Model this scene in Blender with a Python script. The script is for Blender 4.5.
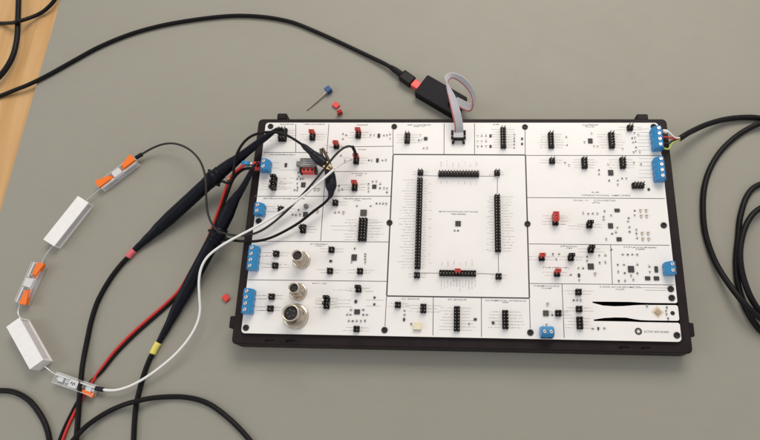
import bpy, bmesh, math, random
from mathutils import Vector, Matrix
random.seed(7)
scn = bpy.context.scene
for o in list(bpy.data.objects): bpy.data.objects.remove(o)
COL = scn.collection

# ------------------------------------------------------------------ camera
ZB = 0.022                     # top of the circuit board above the mat (metres)
BW, BH = 0.352, 0.1911         # board size
RC = ((0.99844932, 0.02597914, -0.04923457),
      (0.00931017, -0.94989872, -0.31241917),
      (-0.05488423, 0.31147632, -0.9486676))
CAM = Vector((-0.00405374, -0.15663972, 0.48643935 + ZB))
FPX, CX, CY = 600.0, 420.0, 220.0
cd = bpy.data.cameras.new('camera'); cam = bpy.data.objects.new('camera', cd); COL.objects.link(cam)
R = Matrix((( RC[0][0], -RC[1][0], -RC[2][0]),
            ( RC[0][1], -RC[1][1], -RC[2][1]),
            ( RC[0][2], -RC[1][2], -RC[2][2])))
cam.matrix_world = Matrix.Translation(CAM) @ R.to_4x4()
cd.sensor_width = 36.0; cd.sensor_fit = 'HORIZONTAL'; cd.lens = 36.0 * FPX / 760.0
cd.shift_x = -(CX - 380.0) / 760.0; cd.shift_y = (CY - 220.0) / 760.0
cd.clip_start = 0.01; cd.clip_end = 50
scn.camera = cam
scn.render.resolution_x, scn.render.resolution_y = 1024, 593

# ------------------------------------------------------------------ light
w = bpy.data.worlds.new('World'); scn.world = w; w.use_nodes = True
bg = w.node_tree.nodes['Background']; bg.inputs[0].default_value = (0.965, 0.985, 1.0, 1); bg.inputs[1].default_value = 0.61
def area(name, loc, target, sx, sy, power, col):
    l = bpy.data.lights.new(name, 'AREA'); l.shape = 'RECTANGLE'; l.size = sx; l.size_y = sy
    l.energy = power; l.color = col
    o = bpy.data.objects.new(name, l); COL.objects.link(o); o.location = loc
    o.rotation_euler = (Vector(target) - Vector(loc)).to_track_quat('-Z', 'Y').to_euler(); return o
area('window_light', (0.22, 1.05, 1.25), (0.14, 0.05, 0), 1.0, 0.7, 17, (1.0, 0.925, 0.82))
area('side_light', (-2.0, -0.25, 1.45), (0.0, 0, 0), 0.9, 0.8, 7, (0.97, 0.98, 1.0))
vs = scn.view_settings
vs.view_transform = 'Standard'; vs.look = 'None'; vs.exposure = 0.02; vs.gamma = 1.0; vs.use_curve_mapping = False
scn.render.engine = 'CYCLES'; scn.cycles.filter_width = 1.5

# ------------------------------------------------------------------ pixel -> point on a level plane
def px(u, v, z=0.0):
    c = ((u - CX) / FPX, (v - CY) / FPX, 1.0)
    d = Vector([RC[0][i] * c[0] + RC[1][i] * c[1] + RC[2][i] * c[2] for i in range(3)])
    return CAM + d * ((z - CAM.z) / d.z)

# ------------------------------------------------------------------ materials
def mat(name, col, rough=0.5, metal=0.0, noise=0.0, nscale=300.0, bump=0.0, bscale=800.0, trans=0.0, ior=1.45, emit=None, spec=0.5, coat=0.0):
    m = bpy.data.materials.new(name); m.use_nodes = True
    nt = m.node_tree; b = nt.nodes['Principled BSDF']
    b.inputs['Base Color'].default_value = (*col, 1); b.inputs['Roughness'].default_value = rough
    b.inputs['Metallic'].default_value = metal; b.inputs['Transmission Weight'].default_value = trans
    b.inputs['IOR'].default_value = ior; b.inputs['Specular IOR Level'].default_value = spec
    b.inputs['Coat Weight'].default_value = coat
    tc = nt.nodes.new('ShaderNodeTexCoord')
    if noise > 0:
        n = nt.nodes.new('ShaderNodeTexNoise'); n.inputs['Scale'].default_value = nscale; n.inputs['Detail'].default_value = 4
        nt.links.new(tc.outputs['Object'], n.inputs['Vector'])
        r = nt.nodes.new('ShaderNodeValToRGB')
        r.color_ramp.elements[0].position = 0.3; r.color_ramp.elements[1].position = 0.7
        r.color_ramp.elements[0].color = (*[c * (1 - noise) for c in col], 1)
        r.color_ramp.elements[1].color = (*[min(1, c * (1 + noise)) for c in col], 1)
        nt.links.new(n.outputs['Fac'], r.inputs['Fac']); nt.links.new(r.outputs['Color'], b.inputs['Base Color'])
    if bump > 0:
        n2 = nt.nodes.new('ShaderNodeTexNoise'); n2.inputs['Scale'].default_value = bscale; n2.inputs['Detail'].default_value = 3
        nt.links.new(tc.outputs['Object'], n2.inputs['Vector'])
        bp = nt.nodes.new('ShaderNodeBump'); bp.inputs['Strength'].default_value = bump; bp.inputs['Distance'].default_value = 0.0003
        nt.links.new(n2.outputs['Fac'], bp.inputs['Height']); nt.links.new(bp.outputs['Normal'], b.inputs['Normal'])
    return m
M = {}
M['pcb'] = mat('white_solder_mask', (0.80, 0.765, 0.742), 0.32, noise=0.018, nscale=45, bump=0.05, bscale=260)
M['fr4'] = mat('board_edge', (0.62, 0.56, 0.42), 0.6)
M['silk'] = mat('grey_print', (0.13, 0.12, 0.118), 0.6)
M['silk_light'] = mat('light_grey_print', (0.20, 0.185, 0.18), 0.6)
M['silk_dark'] = mat('dark_print_line', (0.05, 0.045, 0.045), 0.55)
M['case'] = mat('black_case_plastic', (0.0185, 0.0115, 0.013), 0.45, spec=0.16, noise=0.15, nscale=90, bump=0.25, bscale=1800)
M['slot'] = mat('slot_shade_and_seam', (0.006, 0.005, 0.005), 0.7, spec=0.08)  # near-black: painted shade of the rim slots, also the debugger's seam line
M['black'] = mat('black_plastic', (0.009, 0.007, 0.008), 0.45, spec=0.22, noise=0.2, nscale=500)
M['screw_black'] = mat('black_screw', (0.010, 0.009, 0.010), 0.5)
M['pin'] = mat('dull_pin', (0.10, 0.075, 0.065), 0.45, metal=0.3)
M['pin_tip'] = mat('pin_tip', (0.55, 0.50, 0.46), 0.4, metal=0.4)
M['tin'] = mat('tin_solder', (0.62, 0.61, 0.60), 0.38, metal=0.8)
M['red'] = mat('red_plastic', (0.74, 0.060, 0.052), 0.42, noise=0.08, nscale=400)
M['redwire'] = mat('red_wire_sleeve', (0.55, 0.025, 0.018), 0.38)
M['blue'] = mat('blue_plastic', (0.028, 0.245, 0.53), 0.32, noise=0.06, nscale=300)
M['bluepin'] = mat('dark_blue_plastic', (0.02, 0.075, 0.20), 0.4)
M['steel'] = mat('screw_steel', (0.72, 0.73, 0.75), 0.3, metal=0.85)
M['nickel'] = mat('nickel', (0.60, 0.52, 0.43), 0.30, metal=0.9, noise=0.08, nscale=200)
M['chip'] = mat('chip_epoxy', (0.035, 0.030, 0.031), 0.55, noise=0.2, nscale=600)
M['chip_brown'] = mat('brown_chip_epoxy', (0.065, 0.050, 0.042), 0.55)
M['tan'] = mat('tan_ceramic', (0.40, 0.31, 0.21), 0.5)
M['cream'] = mat('cream_plastic', (0.74, 0.66, 0.46), 0.45)
M['gold'] = mat('gold_pad', (0.66, 0.56, 0.43), 0.45, metal=0.3)
M['greycomp'] = mat('grey_component', (0.20, 0.19, 0.18), 0.5, noise=0.15, nscale=400)
M['cable'] = mat('black_cable_sheath', (0.009, 0.0075, 0.008), 0.38, spec=0.16, noise=0.15, nscale=200, bump=0.1, bscale=900)
M['probe'] = mat('blue_black_probe', (0.006, 0.0065, 0.011), 0.34, spec=0.16, noise=0.2, nscale=200, bump=0.1, bscale=700)
M['boot'] = mat('black_vinyl_boot', (0.014, 0.014, 0.019), 0.32, spec=0.16, noise=0.2, nscale=200)
M['dark_grey'] = mat('dark_grey_plastic', (0.011, 0.010, 0.012), 0.55, spec=0.16, noise=0.1, nscale=200, bump=0.2, bscale=2500)
M['pink'] = mat('pink_ring', (0.66, 0.13, 0.15), 0.5)
M['yellow'] = mat('yellow_ring', (0.72, 0.62, 0.13), 0.5)
M['white_wire'] = mat('white_wire_sleeve', (0.80, 0.77, 0.75), 0.4)
M['grey_wire'] = mat('grey_wire_sleeve', (0.026, 0.024, 0.023), 0.45, spec=0.25)
M['green_wire'] = mat('green_yellow_wire', (0.40, 0.50, 0.10), 0.45)
M['ribbon'] = mat('grey_ribbon', (0.47, 0.45, 0.475), 0.5)
M['ribbon_red'] = mat('red_ribbon_strand', (0.45, 0.12, 0.12), 0.5)
M['ceramic'] = mat('white_ceramic', (0.82, 0.79, 0.77), 0.6, noise=0.035, nscale=160, bump=0.4, bscale=1500)
M['cement'] = mat('grey_cement', (0.60, 0.57, 0.575), 0.9, noise=0.08, nscale=700, bump=0.5, bscale=2500)
M['orange'] = mat('orange_plastic', (0.85, 0.17, 0.015), 0.38)
M['clear'] = mat('clear_plastic', (0.80, 0.79, 0.80), 0.10)
M['clear'].node_tree.nodes['Principled BSDF'].inputs['Alpha'].default_value = 0.34
M['frost'] = mat('milky_clear_plastic', (0.80, 0.78, 0.77), 0.2)
M['frost'].node_tree.nodes['Principled BSDF'].inputs['Alpha'].default_value = 0.72
M['brass'] = mat('brass', (0.50, 0.36, 0.20), 0.35, metal=0.9)
M['jaw'] = mat('dull_brown_metal', (0.10, 0.07, 0.05), 0.4, metal=0.5)
M['copper'] = mat('copper', (0.55, 0.25, 0.15), 0.4, metal=0.7)
M['glow'] = mat('red_plug_plastic', (0.85, 0.07, 0.06), 0.35)
M['dot'] = mat('green_component', (0.06, 0.14, 0.06), 0.5)

def mat_mat():
    m = mat('grey_mat_vinyl', (0.30, 0.275, 0.235), 0.55)
    nt = m.node_tree; b = nt.nodes['Principled BSDF']; tc = nt.nodes.new('ShaderNodeTexCoord')
    n = nt.nodes.new('ShaderNodeTexNoise'); n.inputs['Scale'].default_value = 9; n.inputs['Detail'].default_value = 6
    n3 = nt.nodes.new('ShaderNodeTexNoise'); n3.inputs['Scale'].default_value = 900; n3.inputs['Detail'].default_value = 2
    mp = nt.nodes.new('ShaderNodeMapping'); mp.inputs['Scale'].default_value = (1, 2, 1); mp.inputs['Rotation'].default_value = (0, 0, 0.03)
    n4 = nt.nodes.new('ShaderNodeTexNoise'); n4.inputs['Scale'].default_value = 60; n4.inputs['Detail'].default_value = 3
    for q in (n, n3): nt.links.new(tc.outputs['Object'], q.inputs['Vector'])
    nt.links.new(tc.outputs['Object'], mp.inputs['Vector']); nt.links.new(mp.outputs['Vector'], n4.inputs['Vector'])
    r = nt.nodes.new('ShaderNodeValToRGB'); r.color_ramp.elements[0].position = 0.25; r.color_ramp.elements[1].position = 0.75
    r.color_ramp.elements[0].color = (0.279, 0.262, 0.217, 1); r.color_ramp.elements[1].color = (0.293, 0.275, 0.229, 1)
    nt.links.new(n.outputs['Fac'], r.inputs['Fac'])
    mx = nt.nodes.new('ShaderNodeMix'); mx.data_type = 'RGBA'; mx.blend_type = 'OVERLAY'; mx.inputs['Factor'].default_value = 0.03
    nt.links.new(r.outputs['Color'], mx.inputs['A']); nt.links.new(n4.outputs['Color'], mx.inputs['B'])
    nt.links.new(mx.outputs['Result'], b.inputs['Base Color'])
    ad = nt.nodes.new('ShaderNodeMath'); ad.operation = 'ADD'
    nt.links.new(n3.outputs['Fac'], ad.inputs[0]); nt.links.new(n4.outputs['Fac'], ad.inputs[1])
    rr = nt.nodes.new('ShaderNodeMapRange'); rr.inputs['From Min'].default_value = 0.3; rr.inputs['From Max'].default_value = 0.7
    rr.inputs['To Min'].default_value = 0.53; rr.inputs['To Max'].default_value = 0.60
    n5 = nt.nodes.new('ShaderNodeTexNoise'); n5.inputs['Scale'].default_value = 22; n5.inputs['Detail'].default_value = 8; n5.inputs['Roughness'].default_value = 0.65; n5.inputs['Distortion'].default_value = 0.8
    nt.links.new(tc.outputs['Object'], n5.inputs['Vector']); nt.links.new(n5.outputs['Fac'], rr.inputs['Value']); nt.links.new(rr.outputs['Result'], b.inputs['Roughness'])
    vo = nt.nodes.new('ShaderNodeTexVoronoi'); vo.inputs['Scale'].default_value = 55; nt.links.new(tc.outputs['Object'], vo.inputs['Vector'])
    lt = nt.nodes.new('ShaderNodeMath'); lt.operation = 'LESS_THAN'; lt.inputs[1].default_value = 0.020; nt.links.new(vo.outputs['Distance'], lt.inputs[0])
    sep = nt.nodes.new('ShaderNodeSeparateColor'); nt.links.new(vo.outputs['Color'], sep.inputs[0])
    gt = nt.nodes.new('ShaderNodeMath'); gt.operation = 'GREATER_THAN'; gt.inputs[1].default_value = 0.86; nt.links.new(sep.outputs[0], gt.inputs[0])
    mu = nt.nodes.new('ShaderNodeMath'); mu.operation = 'MULTIPLY'; nt.links.new(lt.outputs[0], mu.inputs[0]); nt.links.new(gt.outputs[0], mu.inputs[1])
    mu2 = nt.nodes.new('ShaderNodeMath'); mu2.operation = 'MULTIPLY'; mu2.inputs[1].default_value = 0.5; nt.links.new(mu.outputs[0], mu2.inputs[0])
    dm = nt.nodes.new('ShaderNodeMix'); dm.data_type = 'RGBA'; dm.inputs['B'].default_value = (0.62, 0.60, 0.55, 1)
    nt.links.new(mu2.outputs[0], dm.inputs['Factor']); nt.links.new(mx.outputs['Result'], dm.inputs['A']); nt.links.new(dm.outputs['Result'], b.inputs['Base Color'])
    bp = nt.nodes.new('ShaderNodeBump'); bp.inputs['Strength'].default_value = 0.12; bp.inputs['Distance'].default_value = 0.0004
    nt.links.new(ad.outputs[0], bp.inputs['Height']); nt.links.new(bp.outputs['Normal'], b.inputs['Normal'])
    return m
def wood_mat():
    m = mat('beech_wood', (0.6, 0.36, 0.15), 0.42)
    nt = m.node_tree; b = nt.nodes['Principled BSDF']; tc = nt.nodes.new('ShaderNodeTexCoord')
    mp = nt.nodes.new('ShaderNodeMapping'); mp.inputs['Rotation'].default_value = (0, 0, math.radians(17)); mp.inputs['Scale'].default_value = (60, 3, 1)
    n = nt.nodes.new('ShaderNodeTexNoise'); n.inputs['Scale'].default_value = 1.5; n.inputs['Detail'].default_value = 7; n.inputs['Distortion'].default_value = 0.6
    nt.links.new(tc.outputs['Object'], mp.inputs['Vector']); nt.links.new(mp.outputs['Vector'], n.inputs['Vector'])
    r = nt.nodes.new('ShaderNodeValToRGB'); r.color_ramp.elements[0].position = 0.3; r.color_ramp.elements[1].position = 0.72
    r.color_ramp.elements[0].color = (0.52, 0.285, 0.105, 1); r.color_ramp.elements[1].color = (0.63, 0.385, 0.175, 1)
    nt.links.new(n.outputs['Fac'], r.inputs['Fac']); nt.links.new(r.outputs['Color'], b.inputs['Base Color'])
    return m
M['mat'] = mat_mat(); M['wood'] = wood_mat()

# ------------------------------------------------------------------ objects
WPOS = {}
def link(o, name, parent=None, world=(0, 0, 0)):
    """link an object whose origin stands at `world`; parents are never rotated"""
    COL.objects.link(o); world = Vector(world)
    if parent is not None:
        o.parent = parent; o.location = world - WPOS[parent.name]
    else: o.location = world
    WPOS[o.name] = world
    return o
def tag(o, label=None, cat=None, group=None, kind=None):
    if label: o['label'] = label
    if cat: o['category'] = cat
    if group: o['group'] = group
    if kind: o['kind'] = kind
    return o
def empty(name, loc, label, cat, group=None):
    o = bpy.data.objects.new(name, None); o.empty_display_size = 0.005
    link(o, name, None, loc); return tag(o, label, cat, group)
class MB:
    def __init__(s): s.v = []; s.f = []; s.mi = []; s.sm = []; s.cur = 0
    def quad(s, pts, smooth=False):
        n = len(s.v); s.v += [tuple(p) for p in pts]; s.f.append(tuple(range(n, n + len(pts)))); s.mi.append(s.cur); s.sm.append(smooth)
    def face(s, idx, smooth=False): s.f.append(tuple(idx)); s.mi.append(s.cur); s.sm.append(smooth)
    def box(s, c, d, rz=0.0, mtx=None):
        cx, cy, cz = c; n = len(s.v); ca, sa = math.cos(rz), math.sin(rz)
        for dz in (-.5, .5):
            for dx, dy in ((-.5, -.5), (.5, -.5), (.5, .5), (-.5, .5)):
                x, y = dx * d[0], dy * d[1]
                p = Vector((cx + x * ca - y * sa, cy + x * sa + y * ca, cz + dz * d[2]))
                if mtx: p = mtx @ p
                s.v.append(tuple(p))
        for q in ((0, 3, 2, 1), (4, 5, 6, 7), (0, 1, 5, 4), (1, 2, 6, 5), (2, 3, 7, 6), (3, 0, 4, 7)): s.face([n + i for i in q])
    def prism(s, poly, z0, z1, bev=0.0, mtx=None):
        """extruded outline (counter-clockwise), optional chamfer at the top"""
        k = len(poly); n = len(s.v); cx = sum(p[0] for p in poly) / k; cy = sum(p[1] for p in poly) / k
        rings = [(z0, 0)] + ([(z1 - bev, 0), (z1, bev)] if bev else [(z1, 0)])
        for z, ins in rings:
            for i, (x, y) in enumerate(poly):
                if ins:
                    a = Vector(poly[i - 1]); b = Vector((x, y)); c = Vector(poly[(i + 1) % k])
                    e1 = (b - a).normalized(); e2 = (c - b).normalized()
                    nn = Vector((-(e1.y + e2.y), e1.x + e2.x)); nn.normalize()
                    x, y = x + nn.x * ins, y + nn.y * ins
                p = Vector((x, y, z)); s.v.append(tuple(mtx @ p if mtx else p))
        for r in range(len(rings) - 1):
            for i in range(k):
                j = (i + 1) % k; s.face([n + r * k + i, n + r * k + j, n + (r + 1) * k + j, n + (r + 1) * k + i])
        s.face([n + i for i in reversed(range(k))]); s.face([n + (len(rings) - 1) * k + i for i in range(k)])
    def lathe(s, prof, c=(0, 0, 0), seg=24, smooth=True, mtx=None):
        n = len(s.v)
        for r, z in prof:
            for i in range(seg):
                a = 2 * math.pi * i / seg
                p = Vector((c[0] + r * math.cos(a), c[1] + r * math.sin(a), c[2] + z)); s.v.append(tuple(mtx @ p if mtx else p))
        for q in range(len(prof) - 1):
            for i in range(seg):
                j = (i + 1) % seg; s.face([n + q * seg + i, n + q * seg + j, n + (q + 1) * seg + j, n + (q + 1) * seg + i], smooth)
        s.face([n + i for i in reversed(range(seg))]); s.face([n + (len(prof) - 1) * seg + i for i in range(seg)])
    def tube(s, pts, rad, seg=12, sub=6, flat=1.0):
        """swept round section along a smooth path; rad is a number or one per point"""
        P = [Vector(p) for p in pts]; rr = rad if isinstance(rad, (list, tuple)) else [rad] * len(P)
        Q, RR = [], []
        for i in range(len(P) - 1):
            p0 = P[i - 1] if i else P[0] * 2 - P[1]; p1, p2 = P[i], P[i + 1]
            p3 = P[i + 2] if i + 2 < len(P) else P[-1] * 2 - P[-2]
            for k in range(sub):
                t = k / sub
                Q.append(0.5 * ((2 * p1) + (p2 - p0) * t + (2 * p0 - 5 * p1 + 4 * p2 - p3) * t * t + (3 * p1 - p0 - 3 * p2 + p3) * t ** 3))
                e = t * t * (3 - 2 * t); RR.append(rr[i] * (1 - e) + rr[i + 1] * e)
        Q.append(P[-1]); RR.append(rr[-1])
        n = len(s.v); up = Vector((0, 0, 1)); T = []
        for i in range(len(Q)):
            t = (Q[min(i + 1, len(Q) - 1)] - Q[max(i - 1, 0)]).normalized(); T.append(t)
        side = T[0].cross(up)
        if side.length < 1e-4: side = Vector((1, 0, 0))
        side.normalize()
        for i, q in enumerate(Q):
            side = side - T[i] * side.dot(T[i]); side.normalize(); nv = side.cross(T[i])
            for k in range(seg):
                a = 2 * math.pi * k / seg; s.v.append(tuple(q + side * (math.cos(a) * RR[i]) + nv * (math.sin(a) * RR[i] * flat)))
        for i in range(len(Q) - 1):
            for k in range(seg):
                j = (k + 1) % seg; s.face([n + i * seg + k, n + i * seg + j, n + (i + 1) * seg + j, n + (i + 1) * seg + k], True)
        s.face([n + k for k in reversed(range(seg))]); s.face([n + (len(Q) - 1) * seg + k for k in range(seg)])
        return Q, RR
    def mesh(s, name, mats):
        me = bpy.data.meshes.new(name); me.from_pydata(s.v, [], s.f)
        for m_ in (mats if isinstance(mats, (list, tuple)) else [mats]): me.materials.append(M[m_])
        me.polygons.foreach_set('material_index', s.mi); me.polygons.foreach_set('use_smooth', s.sm); me.update()
        bm = bmesh.new(); bm.from_mesh(me); bmesh.ops.recalc_face_normals(bm, faces=bm.faces); bm.to_mesh(me); bm.free()
        return me
    def build(s, name, mats, parent=None, world=(0, 0, 0)):
        o = bpy.data.objects.new(name, s.mesh(name, mats)); return link(o, name, parent, world)
def place(me, name, parent, world, rz=0.0, scale=None):
    o = bpy.data.objects.new(name, me); link(o, name, parent, world); o.rotation_euler.z = rz
    if scale: o.scale = scale
    return o
def bevel(o, wdt, seg=2):
    b = o.modifiers.new('bevel', 'BEVEL'); b.width = wdt; b.segments = seg; b.limit_method = 'ANGLE'; b.angle_limit = math.radians(35); return o
def rrect(x0, y0, x1, y1, r, n=5):
    out = []
    for cx, cy, a0 in ((x1 - r, y0 + r, -90), (x1 - r, y1 - r, 0), (x0 + r, y1 - r, 90), (x0 + r, y0 + r, 180)):
        for i in range(n + 1):
            a = math.radians(a0 + 90 * i / n); out.append((cx + r * math.cos(a), cy + r * math.sin(a)))
    return out
def pts(seq, z0=0.0):
    return [px(q[0], q[1], q[2] if len(q) > 2 else z0) for q in seq]
mm = 0.001

# ------------------------------------------------------------------ the setting: table and mat
mb = MB(); mb.box((0, 0, -0.022), (2.4, 1.8, 0.036)); tag(bevel(mb.build('table_top', 'wood'), 0.002), kind='structure')
A = px(60.5, -1); B = px(-1, 214); d = (B - A).normalized()
A2 = A - d * 0.5; B2 = B + d * 0.6
mb = MB(); mb.prism([(A2.x, A2.y), (B2.x, B2.y), (1.1, B2.y), (1.1, A2.y)], -0.0038, 0.0, 0.0006)
tag(mb.build('desk_mat', 'mat'), kind='structure')

# ------------------------------------------------------------------ plastic case
x0, x1, y0, y1 = -BW / 2, BW / 2, -BH / 2, BH / 2
ZR = ZB - 3 * mm
case = empty('plastic_case', (0, 0, 0), 'shallow black plastic case carrying the white circuit board', 'case')
mb = MB()
cx0, cx1, cy0, cy1 = x0 - 8.3 * mm, x1 + 9.0 * mm, y0 - 8.6 * mm, y1 + 5.6 * mm
mb.prism(rrect(cx0, cy0 - .3 * mm, cx1, cy1, 4 * mm), 0, 9 * mm, 0.3 * mm)
mb.prism(rrect(cx0, cy0, cx1, cy1, 4 * mm), 9.4 * mm, ZR, 1.0 * mm)
mb.prism(rrect(cx0 + 1 * mm, cy0 + 1 * mm, cx1 - 1 * mm, cy1 - 1 * mm, 4 * mm), 8.8 * mm, 9.6 * mm)
mb.build('shell', 'case', case)
mb = MB(); mb.prism(rrect(x0 + 1.2 * mm, y0 + 1.2 * mm, x1 - 1.2 * mm, y1 - 1.2 * mm, 2 * mm), ZR - 0.3 * mm, ZB - 1.62 * mm)
mb.build('board_ledge', 'case', case)
def tab(u, v, lx, ly):
    p = px(u, v, ZR - 2 * mm); mb = MB(); mb.prism(rrect(-lx / 2, -ly / 2, lx / 2, ly / 2, 1.2 * mm, 3), 3 * mm, ZR - 0.8 * mm, 0.7 * mm)
    mb.build('latch_tab', 'case', case, (p.x, p.y, 0))
tab(282.2, 116.6, 9 * mm, 6 * mm); tab(642.2, 117.4, 10 * mm, 6 * mm); tab(233.4, 322.2, 6 * mm, 10 * mm); tab(690.0, 329.8, 6 * mm, 11 * mm)
for u, v in ((269.5, 340.2), (290.5, 340.6), (624, 347.0), (646, 347.6)):
    p = px(u, v, ZR); mb = MB(); mb.box((0, 0, 0.1 * mm), (7.5 * mm, 0.9 * mm, 0.5 * mm)); mb.box((-2.8 * mm, -0.95 * mm, 0.1 * mm), (1.4 * mm, 1.0 * mm, 0.5 * mm))
    mb.build('slot_shade_strip', 'slot', case, (p.x, p.y, ZR))  # raised strips whose near-black colour stands for shade inside recessed slots

# ------------------------------------------------------------------ circuit board
board = empty('circuit_board', (0, 0, ZB - 1.6 * mm), 'large white development circuit board with pin headers and blue terminals', 'circuit board')
def bxy(u, v):
    p = px(u, v, ZB); return (p.x, p.y)
r = 3 * mm
def arc(cx, cy, r, a0, a1, n=5): return [(cx + r * math.cos(math.radians(a0 + (a1 - a0) * i / n)), cy + r * math.sin(math.radians(a0 + (a1 - a0) * i / n))) for i in range(n + 1)]
s1u = [bxy(*q) for q in ((677, 303.2), (650, 302.9), (641, 302.6), (630, 301.9), (612, 301.7), (592, 301.6))]
s1l = [bxy(*q) for q in ((593, 303.0), (603, 305.6), (614, 306.3), (625, 306.0), (634, 305.3), (641, 305.0), (650, 305.0))]
s2u = [bxy(*q) for q in ((650, 320.4), (641, 320.1), (634, 319.1), (626, 317.6), (615, 317.4), (604, 318.0), (593.5, 319.6))]
s2l = [bxy(*q) for q in ((594, 321.0), (612, 321.3), (630, 321.6), (641, 322.2), (650, 322.3), (677, 322.8))]
ya, yb, yc, yd = s1u[0][1], bxy(677, 305.2)[1], bxy(677, 320.8)[1], s2l[-1][1]
rs = 1.8 * mm
poly = arc(x0 + r, y0 + r, r, 180, 270) + arc(x1 - r, y0 + r, r, -90, 0)
poly += arc(x1 - rs, yd - rs, rs, 0, 90) + list(reversed(s2l))[1:] + list(reversed(s2u)) + arc(x1 - rs, yc + rs, rs, -90, 0) + arc(x1 - rs, yb - rs, rs, 0, 90)
poly += list(reversed(s1l)) + list(reversed(s1u))[:-1] + arc(x1 - rs, ya + rs, rs, -90, 0) + arc(x1 - r, y1 - r, r, 0, 90) + arc(x0 + r, y1 - r, r, 90, 180)
me = bpy.data.meshes.new('substrate'); bm = bmesh.new()
vb = [bm.verts.new((x, y, -1.6 * mm)) for x, y in poly]; vt = [bm.verts.new((x, y, 0)) for x, y in poly]
ft = bm.faces.new(vt); fb = bm.faces.new(list(reversed(vb)))
for i in range(len(poly)):
    j = (i + 1) % len(poly); fs = bm.faces.new((vb[i], vb[j], vt[j], vt[i])); fs.material_index = 1
bmesh.ops.triangulate(bm, faces=[ft, fb], ngon_method='EAR_CLIP'); bmesh.ops.recalc_face_normals(bm, faces=bm.faces); bm.to_mesh(me); bm.free()
me.materials.append(M['pcb']); me.materials.append(M['fr4'])
place(me, 'substrate', board, (0, 0, ZB))

# printed frame lines
ZS = ZB + 0.03 * mm
def line(u0, v0, u1, v1, wd=0.42, m='silk', z=ZS, part='printed_line'):
    a = px(u0, v0, ZB); b = px(u1, v1, ZB); c = (a + b) / 2; L = (b - a).length
    mb = MB(); mb.box((0, 0, 0), (L, wd * mm, 0.05 * mm), math.atan2(b.y - a.y, b.x - a.x)); return mb.build(part, m, board, (c.x, c.y, z))
TH = 1.15
for q in ((393.2, 154.4, 525.6, 155.0), (525.5, 155.3, 529.4, 297.8), (529.3, 298.2, 386.6, 296.0), (386.7, 295.6, 393.1, 154.8)): line(*q, TH, 'silk_dark')
for q in ((264, 152.4, 328.2, 152.6), (328.8, 147.0, 392.8, 146.2), (327.6, 171.6, 392, 171.2), (254.6, 196.2, 391, 196.2), (250.3, 241.2, 388.6, 242.0), (246.2, 279.8, 386.8, 281.4),
          (295.8, 124, 295.7, 152), (328.9, 124, 320.6, 241), (393, 129.5, 393, 154), (444.2, 123.5, 444.0, 154.2), (474.5, 123.5, 474.6, 154.4), (525, 130, 525.3, 154.6),
          (526.2, 155.4, 661, 155.5), (527.2, 197.5, 665, 198.6), (529, 243.9, 669.3, 245.3), (530, 283.5, 674, 285.0), (610.6, 245, 612.4, 284), (562, 284.2, 564.2, 338), (529.5, 298.8, 530.2, 328.6),
          (386.5, 296.6, 385, 326), (433.4, 297.2, 432.9, 335.4), (481.4, 297.8, 481.5, 337)): line(*q, 0.58, 'silk')
for q in ((423.5, 175.7, 438, 175.9), (479.5, 176.2, 494.5, 176.2), (497.4, 177.5, 497.3, 193.5), (498.2, 253.5, 498.6, 272.5), (420.5, 273.0, 439, 273.2), (477, 273.6, 495, 274.0)): line(*q, 0.5, 'silk')

# printed words
def words(u, v, wpx, text, m='silk', h=None):
    cu = bpy.data.curves.new('txt', 'FONT'); cu.body = text; cu.size = 1; cu.align_x = 'CENTER'; cu.align_y = 'CENTER'; cu.resolution_u = 2; cu.offset = 0.004
    t = bpy.data.objects.new('txt', cu); COL.objects.link(t); dg = bpy.context.evaluated_depsgraph_get(); dg.update()
    me = bpy.data.meshes.new_from_object(t.evaluated_get(dg)); bpy.data.objects.remove(t)
    xs = [q.co.x for q in me.vertices]; W = max(xs) - min(xs)
    wreal = (px(u + wpx / 2, v, ZB) - px(u - wpx / 2, v, ZB)).length; k = wreal / W; ky = h * mm / 0.7 if h else k * 1.15
    for q in me.vertices: q.co.x *= k; q.co.y *= ky
    me.materials.clear(); me.materials.append(M[m]); me.name = 'printed_text'
    p = px(u, v, ZB); return place(me, 'printed_text', board, (p.x, p.y, ZB + 0.05 * mm))
for a in ((458.5, 211.8, 39, 'MICROCONTROLLER UNIT BOARD'), (606, 195.5, 49, 'OPERATIONAL AMPLIFIER'), (594.5, 200.6, 42, 'DUAL +/-    CONVERTER'), (620, 287.2, 41, '3-AXIS ACCELEROMETER'),
          (546.3, 286.2, 26, 'THERMOCOUPLE'), (505.6, 300.8, 41, 'INCREMENTAL INTERFACE'), (457.2, 299.8, 19, 'SPI SENSOR'), (410.5, 299.0, 18, 'I2C SENSOR')): words(*a, m='silk', h=1.4)
words(656.6, 332.0, 25, 'ACTIVE UNIT BOARD', m='silk_dark', h=1.7)

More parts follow.
